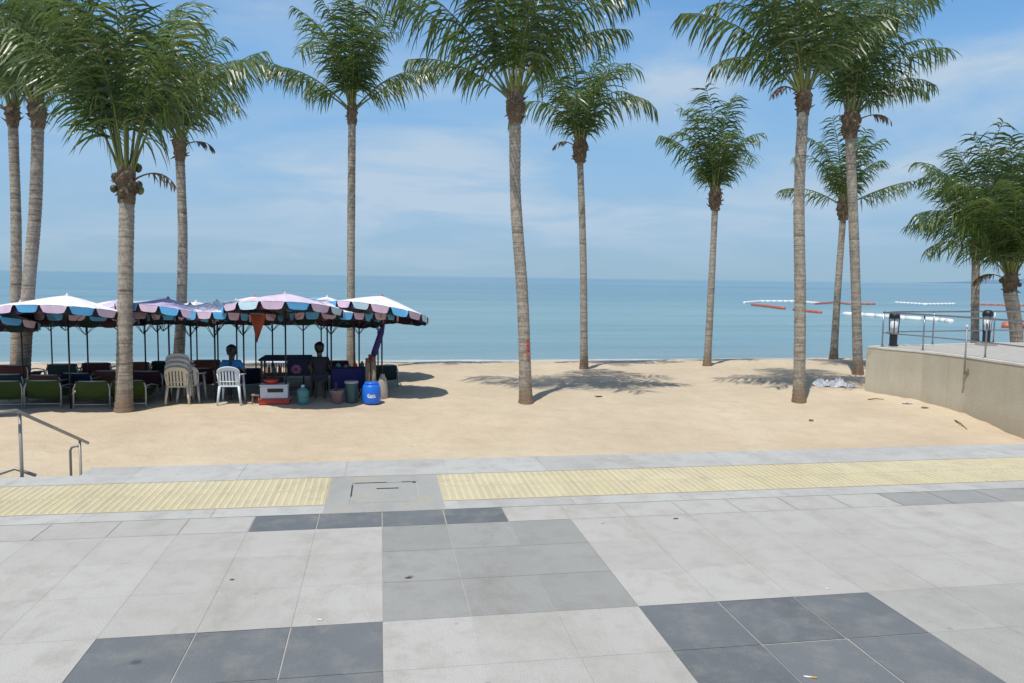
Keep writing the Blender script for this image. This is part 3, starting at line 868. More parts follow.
umbrella('big pale pink sunshade above the drinks stall, nearest of the row', 285, 290, 17.9, 1.33, [PK], v2, (1, -8), 7)
umbrella('white and sky blue sunshade between the pink one and the last one', 327, 294, 19.9, 1.45, [W_, PK, SK, W_], v1, (5, -7), 8)
umbrella('white sunshade at the right end of the row above the blue barrel', 382, 293, 18.8, 1.17, [W_], v2, (9, -5), 9)
umbrella('pale sunshade in the back row seen behind the stout front palm', 118, 297, 20.4, 1.2, [W_, PK], v1, (0, -6), 10)
umbrella('pale sunshade in the back row, mostly hidden behind the purple one', 196, 299, 21.9, 1.15, [PK, W_], v1, (0, -6), 11)
umbrella('pink and white sunshade in the back row in front of the slender palm', 354, 297, 21.6, 1.2, [PK, W_, MV], v1, (3, -6), 12)
umbrella('white sunshade in the back row behind the leftmost whole one', 20, 299, 20.5, 1.15, [W_, PK], v1, (0, -6), 13)

for (px_, py_, y_, r_, sd_0) in LATER:
    o = umbrella('sunshade packed into the back rows, little more than its black pole and shaded scallops showing', px_, py_, y_, r_, [W_, PK], v1, (0, -4), sd_0)
    o['group'] = 'sunshades packed into the back rows'

# ------------------------------------------------------------------ deckchairs
def deckchair(sling):
    t = thing('deck_chair', '', 'deck chair', group='deckchairs under the sunshades')
    b = MB(); w = .36
    b.tube([(-w, 0, 0), (-w, .02, .42), (-w+.03, .04, .52), (-w+.09, .06, .575), (w-.09, .06, .575), (w-.03, .04, .52), (w, .02, .42), (w, 0, 0)], .018, 8)
    b.build('rear_frame', M['pvc'], t, True)
    b = MB(); b.tube([(-w, 0, .09), (w, 0, .09)], .014, 8); b.build('crossbar', M['pvc'], t, True)
    for s in (-1, 1):
        b = MB(); b.tube([(s*w, 1.0, 0), (s*w, .95, .36), (s*w*.96, .5, .44), (s*w*.96, .04, .46)], .016, 8); b.build('side_frame', M['pvc'], t, True)
    b = MB(); b.tube([(-w, .97, .3), (w, .97, .3)], .014, 8); b.build('front_bar', M['pvc'], t, True)
    # cloth: over the top bar, hanging into a seat, up to the front bar
    prof = [(.03, .585), (.09, .55), (.16, .42), (.22, .30), (.32, .22), (.5, .19), (.72, .22), (.97, .32)]
    back = [(.03, .585), (.025, .50), (.05, .38), (.09, .27), (.15, .19)]
    b = MB()
    for pr in (prof, back):
        for (a, c) in zip(pr, pr[1:]):
            xs_ = [-.335, -.17, 0, .17, .335]
            for xa, xb in zip(xs_, xs_[1:]):
                sg = lambda x: -.02*(1-(x/.335)**2)
                b.quad([(xa, a[0], a[1]+sg(xa)), (xb, a[0], a[1]+sg(xb)), (xb, c[0], c[1]+sg(xb)), (xa, c[0], c[1]+sg(xa))])
    b.build('sling', M[sling], t, True)
    return t
protos = {}
def chair_at(loc, rz, sling, label, z=0):
    first = sling not in protos
    if first: protos[sling] = deckchair(sling)
    put(protos[sling], first, loc, rz, label)
row1 = [(4, 409, 'leftmost green deckchair, cut by the left edge of the picture'), (43, 408, 'green deckchair second from the left in the front row'),
        (92, 409, 'green deckchair just left of the stout front palm'), (128, 408, 'green deckchair half hidden behind the stout front palm')]
rr = random.Random(3)
for px, py, lb in row1:
    chair_at(on_sand(px, py), rr.uniform(-.06, .06), 'greenc', lb)
row2 = [(5, 19.0, 'teal', 'dark green deckchair in the second row at the left edge'), (43, 18.6, 'brown', 'orange brown deckchair in the second row behind the second green one'),
        (75, 18.9, 'navy', 'navy deckchair in the second row between two sunshade poles'), (108, 19.3, 'brown', 'orange brown deckchair in the second row left of the stout palm'),
        (146, 19.0, 'maroon', 'maroon deckchair in the second row right of the stout palm'),
        (199, 19.6, 'maroon', 'maroon deckchair between the stacked cream chairs and the seated woman'),
        (247, 19.8, 'navy', 'navy deckchair right of the seated woman')]
for px, y, s, lb in row2:
    p = on_y(px, 380, y); chair_at(gs(p.x, y), rr.uniform(-.1, .1), s, lb)
row3 = [(12, 20.9, 'maroon', 'maroon deckchair in the far row at the left edge'), (62, 20.8, 'teal', 'dark green deckchair in the far row left of the front palm'),
        (96, 21.0, 'maroon', 'maroon deckchair in the far row beside the front palm'), (135, 20.9, 'brown', 'orange brown deckchair in the far row right of the front palm'),
        (165, 21.2, 'teal', 'dark green deckchair in the far row behind the stacked cream chairs'), (207, 21.4, 'brown', 'orange brown deckchair in the far row left of the seated woman'),
        (300, 21.3, 'navy', 'navy deckchair in the far row behind the drinks stall'), (336, 21.2, 'maroon', 'maroon deckchair in the far row right of the person in black'),
        (384, 20.2, 'teal', 'dark deckchair under the right end sunshade, farthest right of all')]
for px, y, s, lb in row3:
    p = on_y(px, 380, y); chair_at(gs(p.x, y), rr.uniform(-.1, .1), s, lb)

# ------------------------------------------------------------------ plastic armchairs
def armchair(mat, top_round=True):
    """monobloc armchair, facing +Y (seen from behind by the camera)"""
    t = thing('plastic_chair', '', 'chair')
    b = MB()
    b.box((0, .02, .41), (.44, .44, .03)); b.build('seat', mat, t, bevel=.012)
    for (sx, sy) in ((-1, -1), (1, -1), (-1, 1), (1, 1)):
        b = MB(); top = Vector((sx*.205, .02+sy*.20, .41 if sy < 0 else .64)); bot = Vector((sx*.25, .02+sy*.24, 0))
        b.tube([bot, bot.lerp(top, .5), top], [.022, .028, .032], 6); b.build('leg', mat, t, True)
    bk = MB()
    def bp_(x, z):                                   # curved backrest
        return Vector((x, -.19-.10*(z-.42)/.42+.35*x*x, z))
    xs_ = [-.2+.4*i/12 for i in range(13)]
    for i in range(12):
        if i % 2 == 0 or i in (0, 11):
            a, c = xs_[i]-.003, xs_[i+1]+.003
            for (z0, z1) in ((.41, .52), (.52, .64), (.64, .76)):
                bk.quad([bp_(a, z0), bp_(c, z0), bp_(c, z1), bp_(a, z1)])
    rim = []
    for i in range(15):
        an = PI*i/14; rim.append(bp_(-.235*math.cos(an), .70+.15*math.sin(an)**.7))
    for i in range(14):
        a, c = rim[i], rim[i+1]
        a2 = bp_(a.x*.8, .70+(a.z-.70)*.45); c2 = bp_(c.x*.8, .70+(c.z-.70)*.45)
        bk.quad([a, c, c2, a2])
    bk.tube(rim, .017, 6)
    bk.tube([bp_(-.21, .42), bp_(-.225, .56), bp_(-.235, .70)], .018, 6); bk.tube([bp_(.21, .42), bp_(.225, .56), bp_(.235, .70)], .018, 6)
    bk.tube([bp_(-.21, .52), bp_(0, .52), bp_(.21, .52)], .012, 6)
    bk.build('backrest', mat, t, True)
    for s in (-1, 1):
        b = MB(); b.tube([bp_(s*.235, .68), (s*.285, -.02, .665), (s*.27, .16, .65), (s*.215, .235, .63)], [.022, .028, .028, .02], 6, flat=.6)
        b.build('armrest', mat, t, True)
    return t
pc = armchair(M['plas_w']); seat_loc = on_sand(231.5, 403.5)
put(pc, True, seat_loc, -.05, 'pale blue white plastic armchair with the woman in blue sitting on it')
sk = armchair(M['plas_c']); kloc = on_sand(179.5, 404)
put(sk, True, kloc, .03, 'cream slatted plastic armchair, bottom one of the stack', 'stacked plastic armchairs')
sk2 = armchair(M['plas_g'])
for i, lb in enumerate(('grey white plastic armchair second from the bottom of the stack', 'grey white plastic armchair third from the bottom of the stack', 'grey white plastic armchair on top of the stack')):
    put(sk2, i == 0, kloc+Vector((.012*(i % 2), .035*(i+1), .095*(i+1))), .03+.02*i, lb, 'stacked plastic armchairs')
q = armchair(M['plas_g']); p = on_y(191, 380, 18.3)
put(q, True, gs(p.x, 18.3), -.1, 'grey white plastic armchair half hidden to the right of the chair stack')
# ------------------------------------------------------------------ people
def skin_mesh(name, verts, edges, radii, mat, parent, root=0, lvl=2):
    me = bpy.data.meshes.new(name); me.from_pydata([tuple(v) for v in verts], edges, [])
    me.materials.append(mat)
    o = bpy.data.objects.new(name, me); COL.objects.link(o)
    if parent: o.parent = parent
    o.modifiers.new('skin', 'SKIN')
    if not me.skin_vertices: me.attributes.new('skin_vertices', 'FLOAT', 'POINT') if False else None
    bpy.context.view_layer.objects.active = o
    sv = me.skin_vertices[0].data
    for i, r in enumerate(radii):
        sv[i].radius = (r, r) if not isinstance(r, tuple) else r
        sv[i].use_root = (i == root)
    o.modifiers['skin'].use_smooth_shade = True
    sb = o.modifiers.new('sub', 'SUBSURF'); sb.levels = lvl; sb.render_levels = lvl
    return o
def sitter(label, loc, rz, shirt, ponytail, arms, seat_h=.45, lean=.05):
    """facing +Y, seated: pelvis over the seat, feet on the sand"""
    t = thing('person', label, 'person', loc, rz)
    S = seat_h+.09
    J = dict(pel=(0, 0, S), bel=(0, -.01+lean*.3, S+.14), che=(0, lean*.6, S+.31), nec=(0, lean+.01, S+.47), hd0=(0, lean+.03, S+.56), hd1=(0, lean+.045, S+.64), hd2=(0, lean+.04, S+.73))
    V = []; E = []; Rd = []; ix = {}
    def add(n, p, r, link=None):
        ix[n] = len(V); V.append(Vector(p)); Rd.append(r)
        if link is not None: E.append((ix[link], ix[n]))
    add('pel', J['pel'], (.15, .11)); add('bel', J['bel'], (.135, .10), 'pel'); add('che', J['che'], (.15, .105), 'bel')
    add('nb', (0, lean, S+.42), .075, 'che'); add('nec', J['nec'], .058, 'nb'); add('hd0', J['hd0'], .078, 'nec'); add('hd1', J['hd1'], .095, 'hd0'); add('hd2', J['hd2'], .08, 'hd1')
    add('nose', (0, lean+.135, S+.625), .016, 'hd1')
    for s, (el, ha) in zip((-1, 1), arms):
        k = 'l' if s < 0 else 'r'
        add(k+'sh', (s*.165, lean*.8, S+.39), .06, 'che'); add(k+'el', (s*el[0], el[1], S+el[2]), .042, k+'sh')
        add(k+'wr', (s*ha[0], ha[1], S+ha[2]), .028, k+'el')
        hv = (Vector((s*ha[0], ha[1], S+ha[2]))-Vector((s*el[0], el[1], S+el[2]))).normalized()
        add(k+'pa', V[ix[k+'wr']]+hv*.06, .030, k+'wr')
        sd_ = Vector((1, 0, 0))
        for q in range(4):
            o_ = sd_*(q-1.5)*.019
            add(f'{k}f{q}', V[ix[k+'pa']]+hv*.05+o_, .0105, k+'pa'); add(f'{k}g{q}', V[ix[k+'pa']]+hv*(.085-.008*abs(q-1.5))+o_+Vector((0, 0, -.015)), .009, f'{k}f{q}')
        add(k+'th', V[ix[k+'wr']]+hv*.05+sd_*(-s*.04), .011, k+'wr')
        add(k+'hp', (s*.10, .03, S-.02), .09, 'pel'); add(k+'kn', (s*.13, .42, S+.0), .062, k+'hp')
        add(k+'an', (s*.14, .44, .09), .04, k+'kn'); add(k+'he', (s*.14, .42, .04), .035, k+'an'); add(k+'to', (s*.15, .60, .03), .03, k+'he')
    skin_mesh('body', V, E, Rd, M['skin'], t)
    # shirt
    def sub(keys, links, grow):
        vv = [V[ix[k]] for k in keys]; rd = []
        for k in keys:
            r = Rd[ix[k]]; rd.append((r[0]+grow, r[1]+grow) if isinstance(r, tuple) else r+grow)
        return vv, [(keys.index(a), keys.index(c)) for a, c in links], rd
    keys = ['pel', 'bel', 'che', 'nb', 'lsh', 'rsh']; vv, ee, rd = sub(keys, [('pel', 'bel'), ('bel', 'che'), ('che', 'nb'), ('che', 'lsh'), ('che', 'rsh')], .022)
    for s, k in ((-1, 'l'), (1, 'r')):
        mid = V[ix[k+'sh']].lerp(V[ix[k+'el']], .75); vv.append(mid); rd.append(.062); ee.append((keys.index(k+'sh'), len(vv)-1))
    skin_mesh('shirt', vv, ee, rd, shirt, t)
    keys = ['pel', 'lhp', 'lkn', 'lan', 'rhp', 'rkn', 'ran']; vv, ee, rd = sub(keys, [('pel', 'lhp'), ('lhp', 'lkn'), ('lkn', 'lan'), ('pel', 'rhp'), ('rhp', 'rkn'), ('rkn', 'ran')], .014)
    skin_mesh('trousers', vv, ee, rd, M['trous'], t)
    h = MB()
    c = Vector((0, lean+.02, S+.675)); k0 = len(h.v)
    prof = [(.06, -.135), (.095, -.10), (.112, -.03), (.115, .02), (.105, .065), (.075, .10), (.03, .12), (.004, .123)]
    h.lathe(prof, 16, c-Vector((0, .022, 0)))
    for i in range(len(h.v)):
        v_ = Vector(h.v[i]); h.v[i] = tuple(v_+(v_-c)*.12*noise.noise(v_*14))
    if ponytail:
        h.tube([c+Vector((0, -.09, .03)), c+Vector((0, -.14, -.02)), c+Vector((.005, -.145, -.14)), c+Vector((0, -.15, -.27)), c+Vector((.005, -.155, -.38))], [.035, .036, .034, .026, .008], 10)
    h.build('hair', M['hair'], t, True)
    return t
sp_ = seat_loc+Vector((.0, .03, 0))
sitter('person in a bright blue shirt with a long black ponytail, seated with back turned', sp_, -.05, M['shirt_b'], True,
       [((.27, .06, .20), (.20, .30, .22)), ((.27, .06, .20), (.18, .32, .20))], seat_h=.43)
p = on_y(320, 380, 18.6)
stl = thing('stool', 'small dark wooden stool under the person in black', 'stool', gs(p.x, 18.6))
b = MB(); b.lathe([(.16, .40), (.165, .415), (.165, .43), (.15, .44)], 16); b.build('seat', M['pallet'], stl, True)
for k in range(4):
    an = PI/4+k*PI/2; b = MB(); b.tube([(.15*math.cos(an), .15*math.sin(an), 0), (.10*math.cos(an), .10*math.sin(an), .41)], .018, 6); b.build('leg', M['pallet'], stl)
sitter('person in black sitting in the shade between the stall and the blue cloth table', gs(p.x, 18.6), PI*.05, M['shirt_d'], False,
       [((.24, .08, .18), (.16, .28, .10)), ((.24, .08, .18), (.16, .28, .10))], seat_h=.44, lean=.08)

# ------------------------------------------------------------------ drinks stall and goods
G1 = 'goods around the drinks stall'
def at(px, y): p = on_y(px, 390, y); return gs(p.x, y)
# glass fronted cabinet / cart
c = thing('drinks_cart', 'dark wooden drinks cart with glazed shelf under the big pink sunshade', 'cart', at(288, 18.9), 0)
b = MB(); b.box((0, 0, .88), (1.25, .62, .045)); b.box((.0, .0, .925), (1.1, .5, .05)); b.build('roof', M['navy'], c, bevel=.01)
for sx in (-1, 1):
    for sy in (-1, 1):
        b = MB(); b.box((sx*.56, sy*.25, .43), (.045, .045, .86)); b.build('post', M['pallet'], c)
for z in (.16, .50):
    b = MB(); b.box((0, 0, z), (1.07, .455, .03)); b.build('shelf', M['pallet'], c)
b = MB(); b.box((-.3, -.235, .33), (.48, .012, .30)); b.build('panel', M['maroon'], c)
b = MB()
for k in range(9): b.box((-.5+k*.055, -.262, .66), (.018, .012, .30))
b.build('slats', M['pallet'], c)
b = MB(); b.box((.27, -.24, .68), (.5, .015, .33)); b.build('side_cloth', M['navy'], c)
b = MB()
for k in range(7):
    an = k*.9; b.lathe([(.005, -.05), (.06, -.03), (.065, .02), (.02, .06)], 8, (.22+.07*math.cos(an), -.28, .66+.07*math.sin(an)))
b.build('pink_bundle', plain('pink_cloth', (.22, .10, .16), .8), c, True)
for k, (x, mt_) in enumerate(((-.42, 'redp'), (-.3, 'tealp'), (-.18, 'redp'), (.1, 'tealp'), (.22, 'orange'), (.38, 'tealp'))):
    bt = MB(); bt.lathe([(.035, 0), (.038, .02), (.038, .15), (.014, .19), (.014, .23)], 10)
    tag(bt.build('drink_bottle', M[mt_], loc=c.location+Vector((x, -.05, .515)), smooth=True), ['red drink bottle at the left end of the cart shelf', 'teal drink bottle between two red ones on the cart shelf', 'red drink bottle third on the cart shelf', 'teal drink bottle in the middle of the cart shelf', 'orange drink bottle on the cart shelf', 'teal drink bottle at the right end of the cart shelf'][k], 'bottle', 'bottles on the cart shelf')
# red crate with a white cool box on it
loc = on_sand(274, 404.5)
cr_ = thing('crate', 'red plastic crate on the sand under the white cool box', 'crate', loc, .03)
b = MB(); b.box((0, .19, .055), (.66, .40, .11)); b.build('body', M['redp'], cr_, bevel=.015)
b = MB(); b.box((0, .19, .112), (.70, .44, .018)); b.build('rim', M['redp'], cr_, bevel=.005)
cb = thing('cool_box', 'white cool box with a dark window standing on the red crate', 'cool box', loc+Vector((0, 0, .121)), .03)
b = MB(); b.box((0, .19, .145), (.60, .34, .29)); b.build('body', M['whitep'], cb, bevel=.025)
b = MB(); b.box((.03, .016, .19), (.34, .012, .085)); b.build('window', M['black'], cb)
b = MB(); b.box((0, .19, .305), (.63, .37, .03)); b.build('lid', M['whitep'], cb, bevel=.01)
rb_ = thing('red_basket', 'small red basket of goods on top of the white cool box', 'basket', loc+Vector((-.08, .19, .441)), .1)
b = MB(); b.lathe([(.13, 0), (.17, .09), (.175, .10), (.15, .10), (.12, .02)], 16); b.build('bowl', M['redp'], rb_, True)
b = MB()
for k in range(6): b.lathe([(.005, -.04), (.045, -.02), (.045, .02), (.005, .04)], 8, (.07*math.cos(k), .07*math.sin(k), .09))
b.build('goods', M['brown'], rb_, True)
# short stool post
loc = on_sand(256, 404)
s_ = thing('low_stool', 'tiny wooden stool left of the white cool box', 'stool', loc)
b = MB(); b.box((0, 0, .20), (.18, .15, .03)); b.build('seat', M['wood'], s_, bevel=.005)
for sx in (-1, 1):
    for sy in (-1, 1): b = MB(); b.tube([(sx*.075, sy*.06, 0), (sx*.06, sy*.05, .19)], .012, 6); b.build('leg', M['wood'], s_)
# demijohn
loc = on_sand(303, 404)
w = thing('water_bottle', 'big translucent teal water bottle between the cool box and the pink bucket', 'bottle', loc)
b = MB(); b.lathe([(.12, 0), (.135, .02), (.135, .12), (.128, .14), (.135, .16), (.135, .27), (.11, .33), (.045, .37), (.035, .39)], 20); b.build('body', M['tealp'], w, True)
b = MB(); b.lathe([(.04, .385), (.04, .43), (.035, .435)], 14); b.build('cap', M['whitep'], w, True)
# bucket
loc = on_sand(337, 403)
w = thing('bucket', 'dusty pink bucket standing left of the dark green bin', 'bucket', loc)
b = MB(); b.lathe([(.11, 0), (.15, .27), (.165, .275), (.165, .295), (.145, .295), (.105, .02)], 20); b.build('body', M['pinkp'], w, True)
b = MB(); b.tube([(-.155, 0, .28), (-.12, .02, .17), (0, .16, .14), (.12, .02, .17), (.155, 0, .28)], .006, 6); b.build('handle', M['pvc'], w, True)
w2 = thing('glass_bottle', 'orange necked bottle standing in the dusty pink bucket', 'bottle', loc+Vector((-.02, .0, .02)))
b = MB(); b.lathe([(.04, 0), (.042, .25), (.018, .32), (.016, .40)], 12); b.build('body', M['nut'], w2, True)
b = MB(); b.lathe([(.018, .40), (.018, .44), (.01, .445)], 12); b.build('cap', M['orange'], w2, True)
# green bin
loc = on_sand(351.5, 402.5)
w = thing('bin', 'dark green round bin with a pale rim left of the blue barrel', 'bin', loc)
b = MB(); b.lathe([(.13, 0), (.135, .02), (.15, .44), (.15, .45)], 20); b.build('body', M['greenp'], w, True)
b = MB(); b.lathe([(.158, .45), (.162, .475), (.15, .495), (.06, .50)], 20); b.build('rim', M['plas_g'], w, True)
# blue barrel with a white mark
loc = on_sand(371.5, 403.5)
w = thing('barrel', 'bright blue plastic barrel with a white bird shaped mark, right end of the stall', 'barrel', loc)
b = MB(); b.lathe([(.17, 0), (.195, .015), (.21, .06), (.212, .25), (.205, .37), (.185, .42), (.16, .445), (.155, .44), (.10, .45)], 28); b.build('body', M['bluep'], w, True)
b = MB(); b.lathe([(.162, .445), (.165, .475), (.15, .49), (.05, .495)], 24); b.build('lid', M['bluep'], w, True)
mk = MB()
def bar_pt(x, z): return (x, -math.sqrt(max(.0001, .2155**2-x*x)), z)
shape = [(-.095, .215), (-.075, .245), (-.05, .25), (-.03, .225), (.0, .215), (.03, .225), (.055, .235), (.075, .215), (.1, .17), (.085, .15), (.06, .165), (.045, .14), (.02, .16), (-.01, .14), (-.03, .155), (-.06, .15), (-.085, .17)]
cx_ = sum(x for x, z in shape)/len(shape); cz_ = sum(z for x, z in shape)/len(shape)
for (a, c2) in zip(shape, shape[1:]+shape[:1]):
    mk.quad([bar_pt(cx_, cz_), bar_pt(*a), bar_pt(*c2)])
mk.build('mark', M['whitep'], w)
# table with blue cloth
tb = thing('table', 'folding table covered by a dark blue cloth left of the rolled mats', 'table', at(351, 18.75))
b = MB(); b.box((0, 0, .66), (.84, .5, .03)); b.build('top', M['pallet'], tb)
for sx in (-1, 1):
    for sy in (-1, 1): b = MB(); b.tube([(sx*.36, sy*.2, 0), (sx*.36, sy*.2, .645)], .016, 6); b.build('leg', M['pvc'], tb)
cl = MB(); navy2 = mat_cloth('royal_blue_cloth', (.02, .02, .12), tr=.05)
nn = 14; hx, hy = .43, .26
for i in range(nn):
    a = -hx+2*hx*i/nn; c2 = -hx+2*hx*(i+1)/nn; w0 = .02*math.sin(i*1.7); w1 = .02*math.sin((i+1)*1.7)
    cl.quad([(a, -hy, .68), (c2, -hy, .68), (c2, -hy-.02+w1, .22), (a, -hy-.02+w0, .22)])
    cl.quad([(a, -hy, .68), (c2, -hy, .68), (c2, hy, .68), (a, hy, .68)])
o = tag(cl.build('tablecloth', navy2, loc=tb.location, smooth=False), 'royal blue cloth hanging down the front of the folding table', 'cloth')
for k, (x, mt_, h_) in enumerate(((-.3, 'tealp', .1), (-.12, 'wood', .07), (.1, 'redp', .12), (.26, 'greenp', .15))):
    bt = MB(); bt.lathe([(.05, 0), (.055, .02), (.05, h_*.6), (.02, h_*.85), (.02, h_)], 10)
    tag(bt.build('jar', M[mt_], loc=tb.location+Vector((x, .05, .682)), smooth=True), ['teal jar at the left of the blue cloth table', 'brown jar second from the left on the blue cloth table', 'red jar third from the left on the blue cloth table', 'dark green jar at the right of the blue cloth table'][k], 'jar', 'jars on the blue cloth table')
# rolled mats bundle
ml = at(371, 18.35)
w = thing('rolled_mats', 'upright bundle of rolled straw mats with orange tops behind the blue barrel', 'mats', ml)
for k, (x, y, r, h_) in enumerate(((-.07, 0, .06, .86), (.05, .01, .065, .90), (-.01, .09, .06, .94))):
    b = MB(); b.tube([(x, y, 0), (x*1.1, y, h_)], r, 12); ro = b.build('roll', M['wood'], w, True)
    b = MB(); b.tube([(x*1.1, y, h_), (x*1.12, y, h_+.11)], r*.85, 12); b.build('roll_end', M['brown'], ro, True)
# closed umbrella leaning
w = thing('folded_umbrella', 'closed dark purple umbrella leaning against the rolled mats', 'umbrella', ml+Vector((.02, .22, 0)))
b = MB(); q0, q1 = Vector((.0, 0, .9)), Vector((.27, .02, 1.72)); b.tube([q0, q0.lerp(q1, .2), q0.lerp(q1, .8), q1, q1+(q1-q0)*.1], [.03, .075, .07, .035, .01], 10); b.build('cloth', plain('purple_cloth', (.04, .02, .14), .8), w, True)
b = MB(); b.tube([(-.3, -.02, 0), q0, q1+(q1-q0)*.15], .014, 8); b.build('shaft', M['black'], w)
# sacks behind the barrel
loc = on_sand(382.5, 401)+Vector((0, .25, 0))
w = MB(); k0 = 0
w.lathe([(.10, 0), (.13, .05), (.135, .2), (.12, .38), (.09, .5), (.05, .56), (.06, .60)], 18)
for i, v in enumerate(w.v): vv = Vector(v); s_ = 1+.18*noise.noise(vv*5+Vector((3, 1, 2))); w.v[i] = (v[0]*s_, v[1]*s_, v[2])
tag(w.build('sack', M['beige'], loc=loc, smooth=True), 'pale tied sack standing right behind the blue barrel', 'sack')
# orange pennant hanging from the rim
fb = MB(); y_ = 17.25
a = on_y(249.5, 314, y_); c2 = on_y(266.5, 314, y_); d = on_y(257, 343, y_); e0 = (a+c2)*.5
o0 = a.copy(); nn = 8
for i in range(nn):
    for s in range(4):
        def fp(u, v): 
            p = a.lerp(c2, v).lerp(d, u); p.y += .05*math.sin(v*6+u*4); return p-o0
        u0, u1, v0, v1_ = i/nn, (i+1)/nn, s/4, (s+1)/4
        fb.quad([fp(u0, v0), fp(u0, v1_), fp(u1, v1_), fp(u1, v0)])
tag(fb.build('pennant', M['orange'], loc=o0), 'orange red triangular pennant hanging from the rim of the big pink sunshade', 'flag')
# hanging bag at the left sunshade
# litter
loc = on_sand(829, 386)
w = MB(); rng = random.Random(8)
import itertools
def crumple(cx, cy, sx, sy, h, seed):
    k0 = len(w.v); n1, n2 = 14, 9
    for i in range(n1+1):
        for j in range(n2+1):
            u, v = i/n1*2-1, j/n2*2-1
            r2 = max(0, 1-(u*u*.9+v*v*.9)); x, y = cx+u*sx*(1+.3*noise.noise(Vector((v*3, seed, 0)))), cy+v*sy*(1+.3*noise.noise(Vector((u*3, 0, seed))))
            z = h*(r2**.5)*(.6+1.0*abs(noise.noise(Vector((u*3.2+seed, v*3.2, 0)))))+.01
            w.v.append((x, y, z+sand_z(loc.x+x, loc.y+y)-loc.z))
    for i in range(n1):
        for j in range(n2): a = k0+i*(n2+1)+j; w.face((a, a+n2+1, a+n2+2, a+1))
crumple(-.16, .1, .22, .25, .16, 1.3); crumple(.17, -.12, .26, .22, .2, 4.4); crumple(.5, -.2, .12, .12, .08, 7.7)
tag(w.build('plastic_bag', M['bag'], loc=loc), 'crumpled white plastic bag lying in the palm shade left of the buff wall', 'bag')
def flat_scrap(name, px, py, size, mat, label, cat, onsand=True, seed=0, zz=.006):
    loc = on_sand(px, py) if onsand else on_z(px, py, 0)
    b = MB(); r = random.Random(seed+px); n = 9; pts = []
    for k in range(n):
        an = 2*PI*k/n; rr_ = size*r.uniform(.55, 1.05); pts.append((rr_*math.cos(an), rr_*math.sin(an)*.55, zz+r.uniform(0, size*.25)))
    for k in range(n): b.quad([(0, 0, zz+size*.18), pts[k], pts[(k+1) % n]])
    return tag(b.build(name, mat, loc=(loc.x, loc.y, loc.z if onsand else 0)), label, cat)
flat_scrap('paper_scrap', 908, 404, .17, M['bag'], 'flat grey white scrap on the sand at the foot of the buff wall', 'litter')
flat_scrap('dry_leaf', 924, 408, .12, M['leafd'], 'curled brown leaf beside the pale scrap at the wall foot', 'leaf')
flat_scrap('dry_leaf', 811, 421, .10, M['leafd'], 'brown leaf on open sand below the plastic bag', 'leaf')
flat_scrap('dry_leaf', 598, 397, .13, M['leafd'], 'brown leaf on the sand just below the mid beach palm shadow', 'leaf')
flat_scrap('dry_leaf', 408, 578, .022, M['leafd'], 'small dark leaf on the mid grey paving block', 'leaf', False, zz=.002)
flat_scrap('dry_leaf', 232, 580, .018, M['leafd'], 'tiny curled leaf on the pale paving left of the grey block', 'leaf', False, zz=.002)
flat_scrap('dry_leaf', 676, 519, .024, M['leafd'], 'small dark leaf on pale paving beyond the grey block', 'leaf', False, zz=.002)
flat_scrap('paper_scrap', 603, 523, .022, M['paper'], 'small white scrap on pale paving right of the grey block', 'litter', False, zz=.002)
flat_scrap('paper_scrap', 320, 620, .016, M['paper'], 'small white scrap just above the left dark tiles', 'litter', False, zz=.002)
flat_scrap('paper_scrap', 827, 589, .013, M['paper'], 'tiny white scrap at the top edge of the right dark tiles', 'litter', False, zz=.002)
# cigarette end
p = on_z(810, 678, 0)
w = thing('cigarette_end', 'white and orange cigarette end lying on the right dark tiles', 'litter', (p.x, p.y, .0045), -.35)
b = MB(); b.tube([(-.025, 0, 0), (.006, 0, 0)], .004, 8); b.build('paper', M['paper'], w, True)
b = MB(); b.tube([(.006, 0, 0), (.028, 0, 0)], .0041, 8); b.build('filter', M['filt'], w, True)
# twigs on the sand
for k, (xa, ya_, xb_, yb_) in enumerate(((955, 421, 967, 430), (398, 366, 425, 364), (868, 400, 884, 400))):
    A_, B_ = on_sand(xa, ya_), on_sand(xb_, yb_)
    b = MB(); b.tube([Vector((0, 0, .012)), (B_-A_)*.5+Vector((.02, .03, .03)), B_-A_+Vector((0, 0, .012))], [.014, .012, .006], 6)
    tag(b.build('twig', M['leafd'], loc=A_), ['thin dry twig on the sand in front of the buff wall', 'thin dry twig near the waterline right of the last sunshade', 'thin dry twig left of the wall foot'][k], 'twig')

# ------------------------------------------------------------------ float lines on the sea
def floats(label, pts, mat, r, n, group='floating barrier lines'):
    P = [on_z(x, y, SEA_Z) for x, y in pts]; o0 = P[0].copy()
    b = MB(); L_ = sum((c-a).length for a, c in zip(P, P[1:])); 
    for a, c in zip(P, P[1:]):
        k = max(2, int((c-a).length/(r*5.0)))
        for i in range(k):
            s, e = a.lerp(c, (i+.04)/k)-o0, a.lerp(c, (i+.96)/k)-o0
            up = Vector((0, 0, r*.35)); d = e-s
            b.tube([s+up, s+d*.06+up, s+d*.94+up, e+up], [r*.5, r, r, r*.5], 8)
    o = b.build('float_line', mat, loc=o0, smooth=True)
    return tag(o, label, 'float line', group)
floats('white float line forming the far side of the left pen', [(744, 303.5), (760, 302), (795, 302), (819, 304)], M['buoy_w'], .22, 20)
floats('orange float line forming the near side of the left pen', [(752, 305.5), (770, 307.5), (784, 309.5)], M['buoy_o'], .24, 20)
floats('short orange float line passing behind the front palm of the right group', [(794, 310.5), (804, 311.8), (821, 313.5)], M['buoy_o'], .22, 20)
floats('orange float line passing behind the two back trunks of the right group', [(815, 304.5), (835, 303), (850, 304.7), (875, 304.7)], M['buoy_o'], .2, 20)
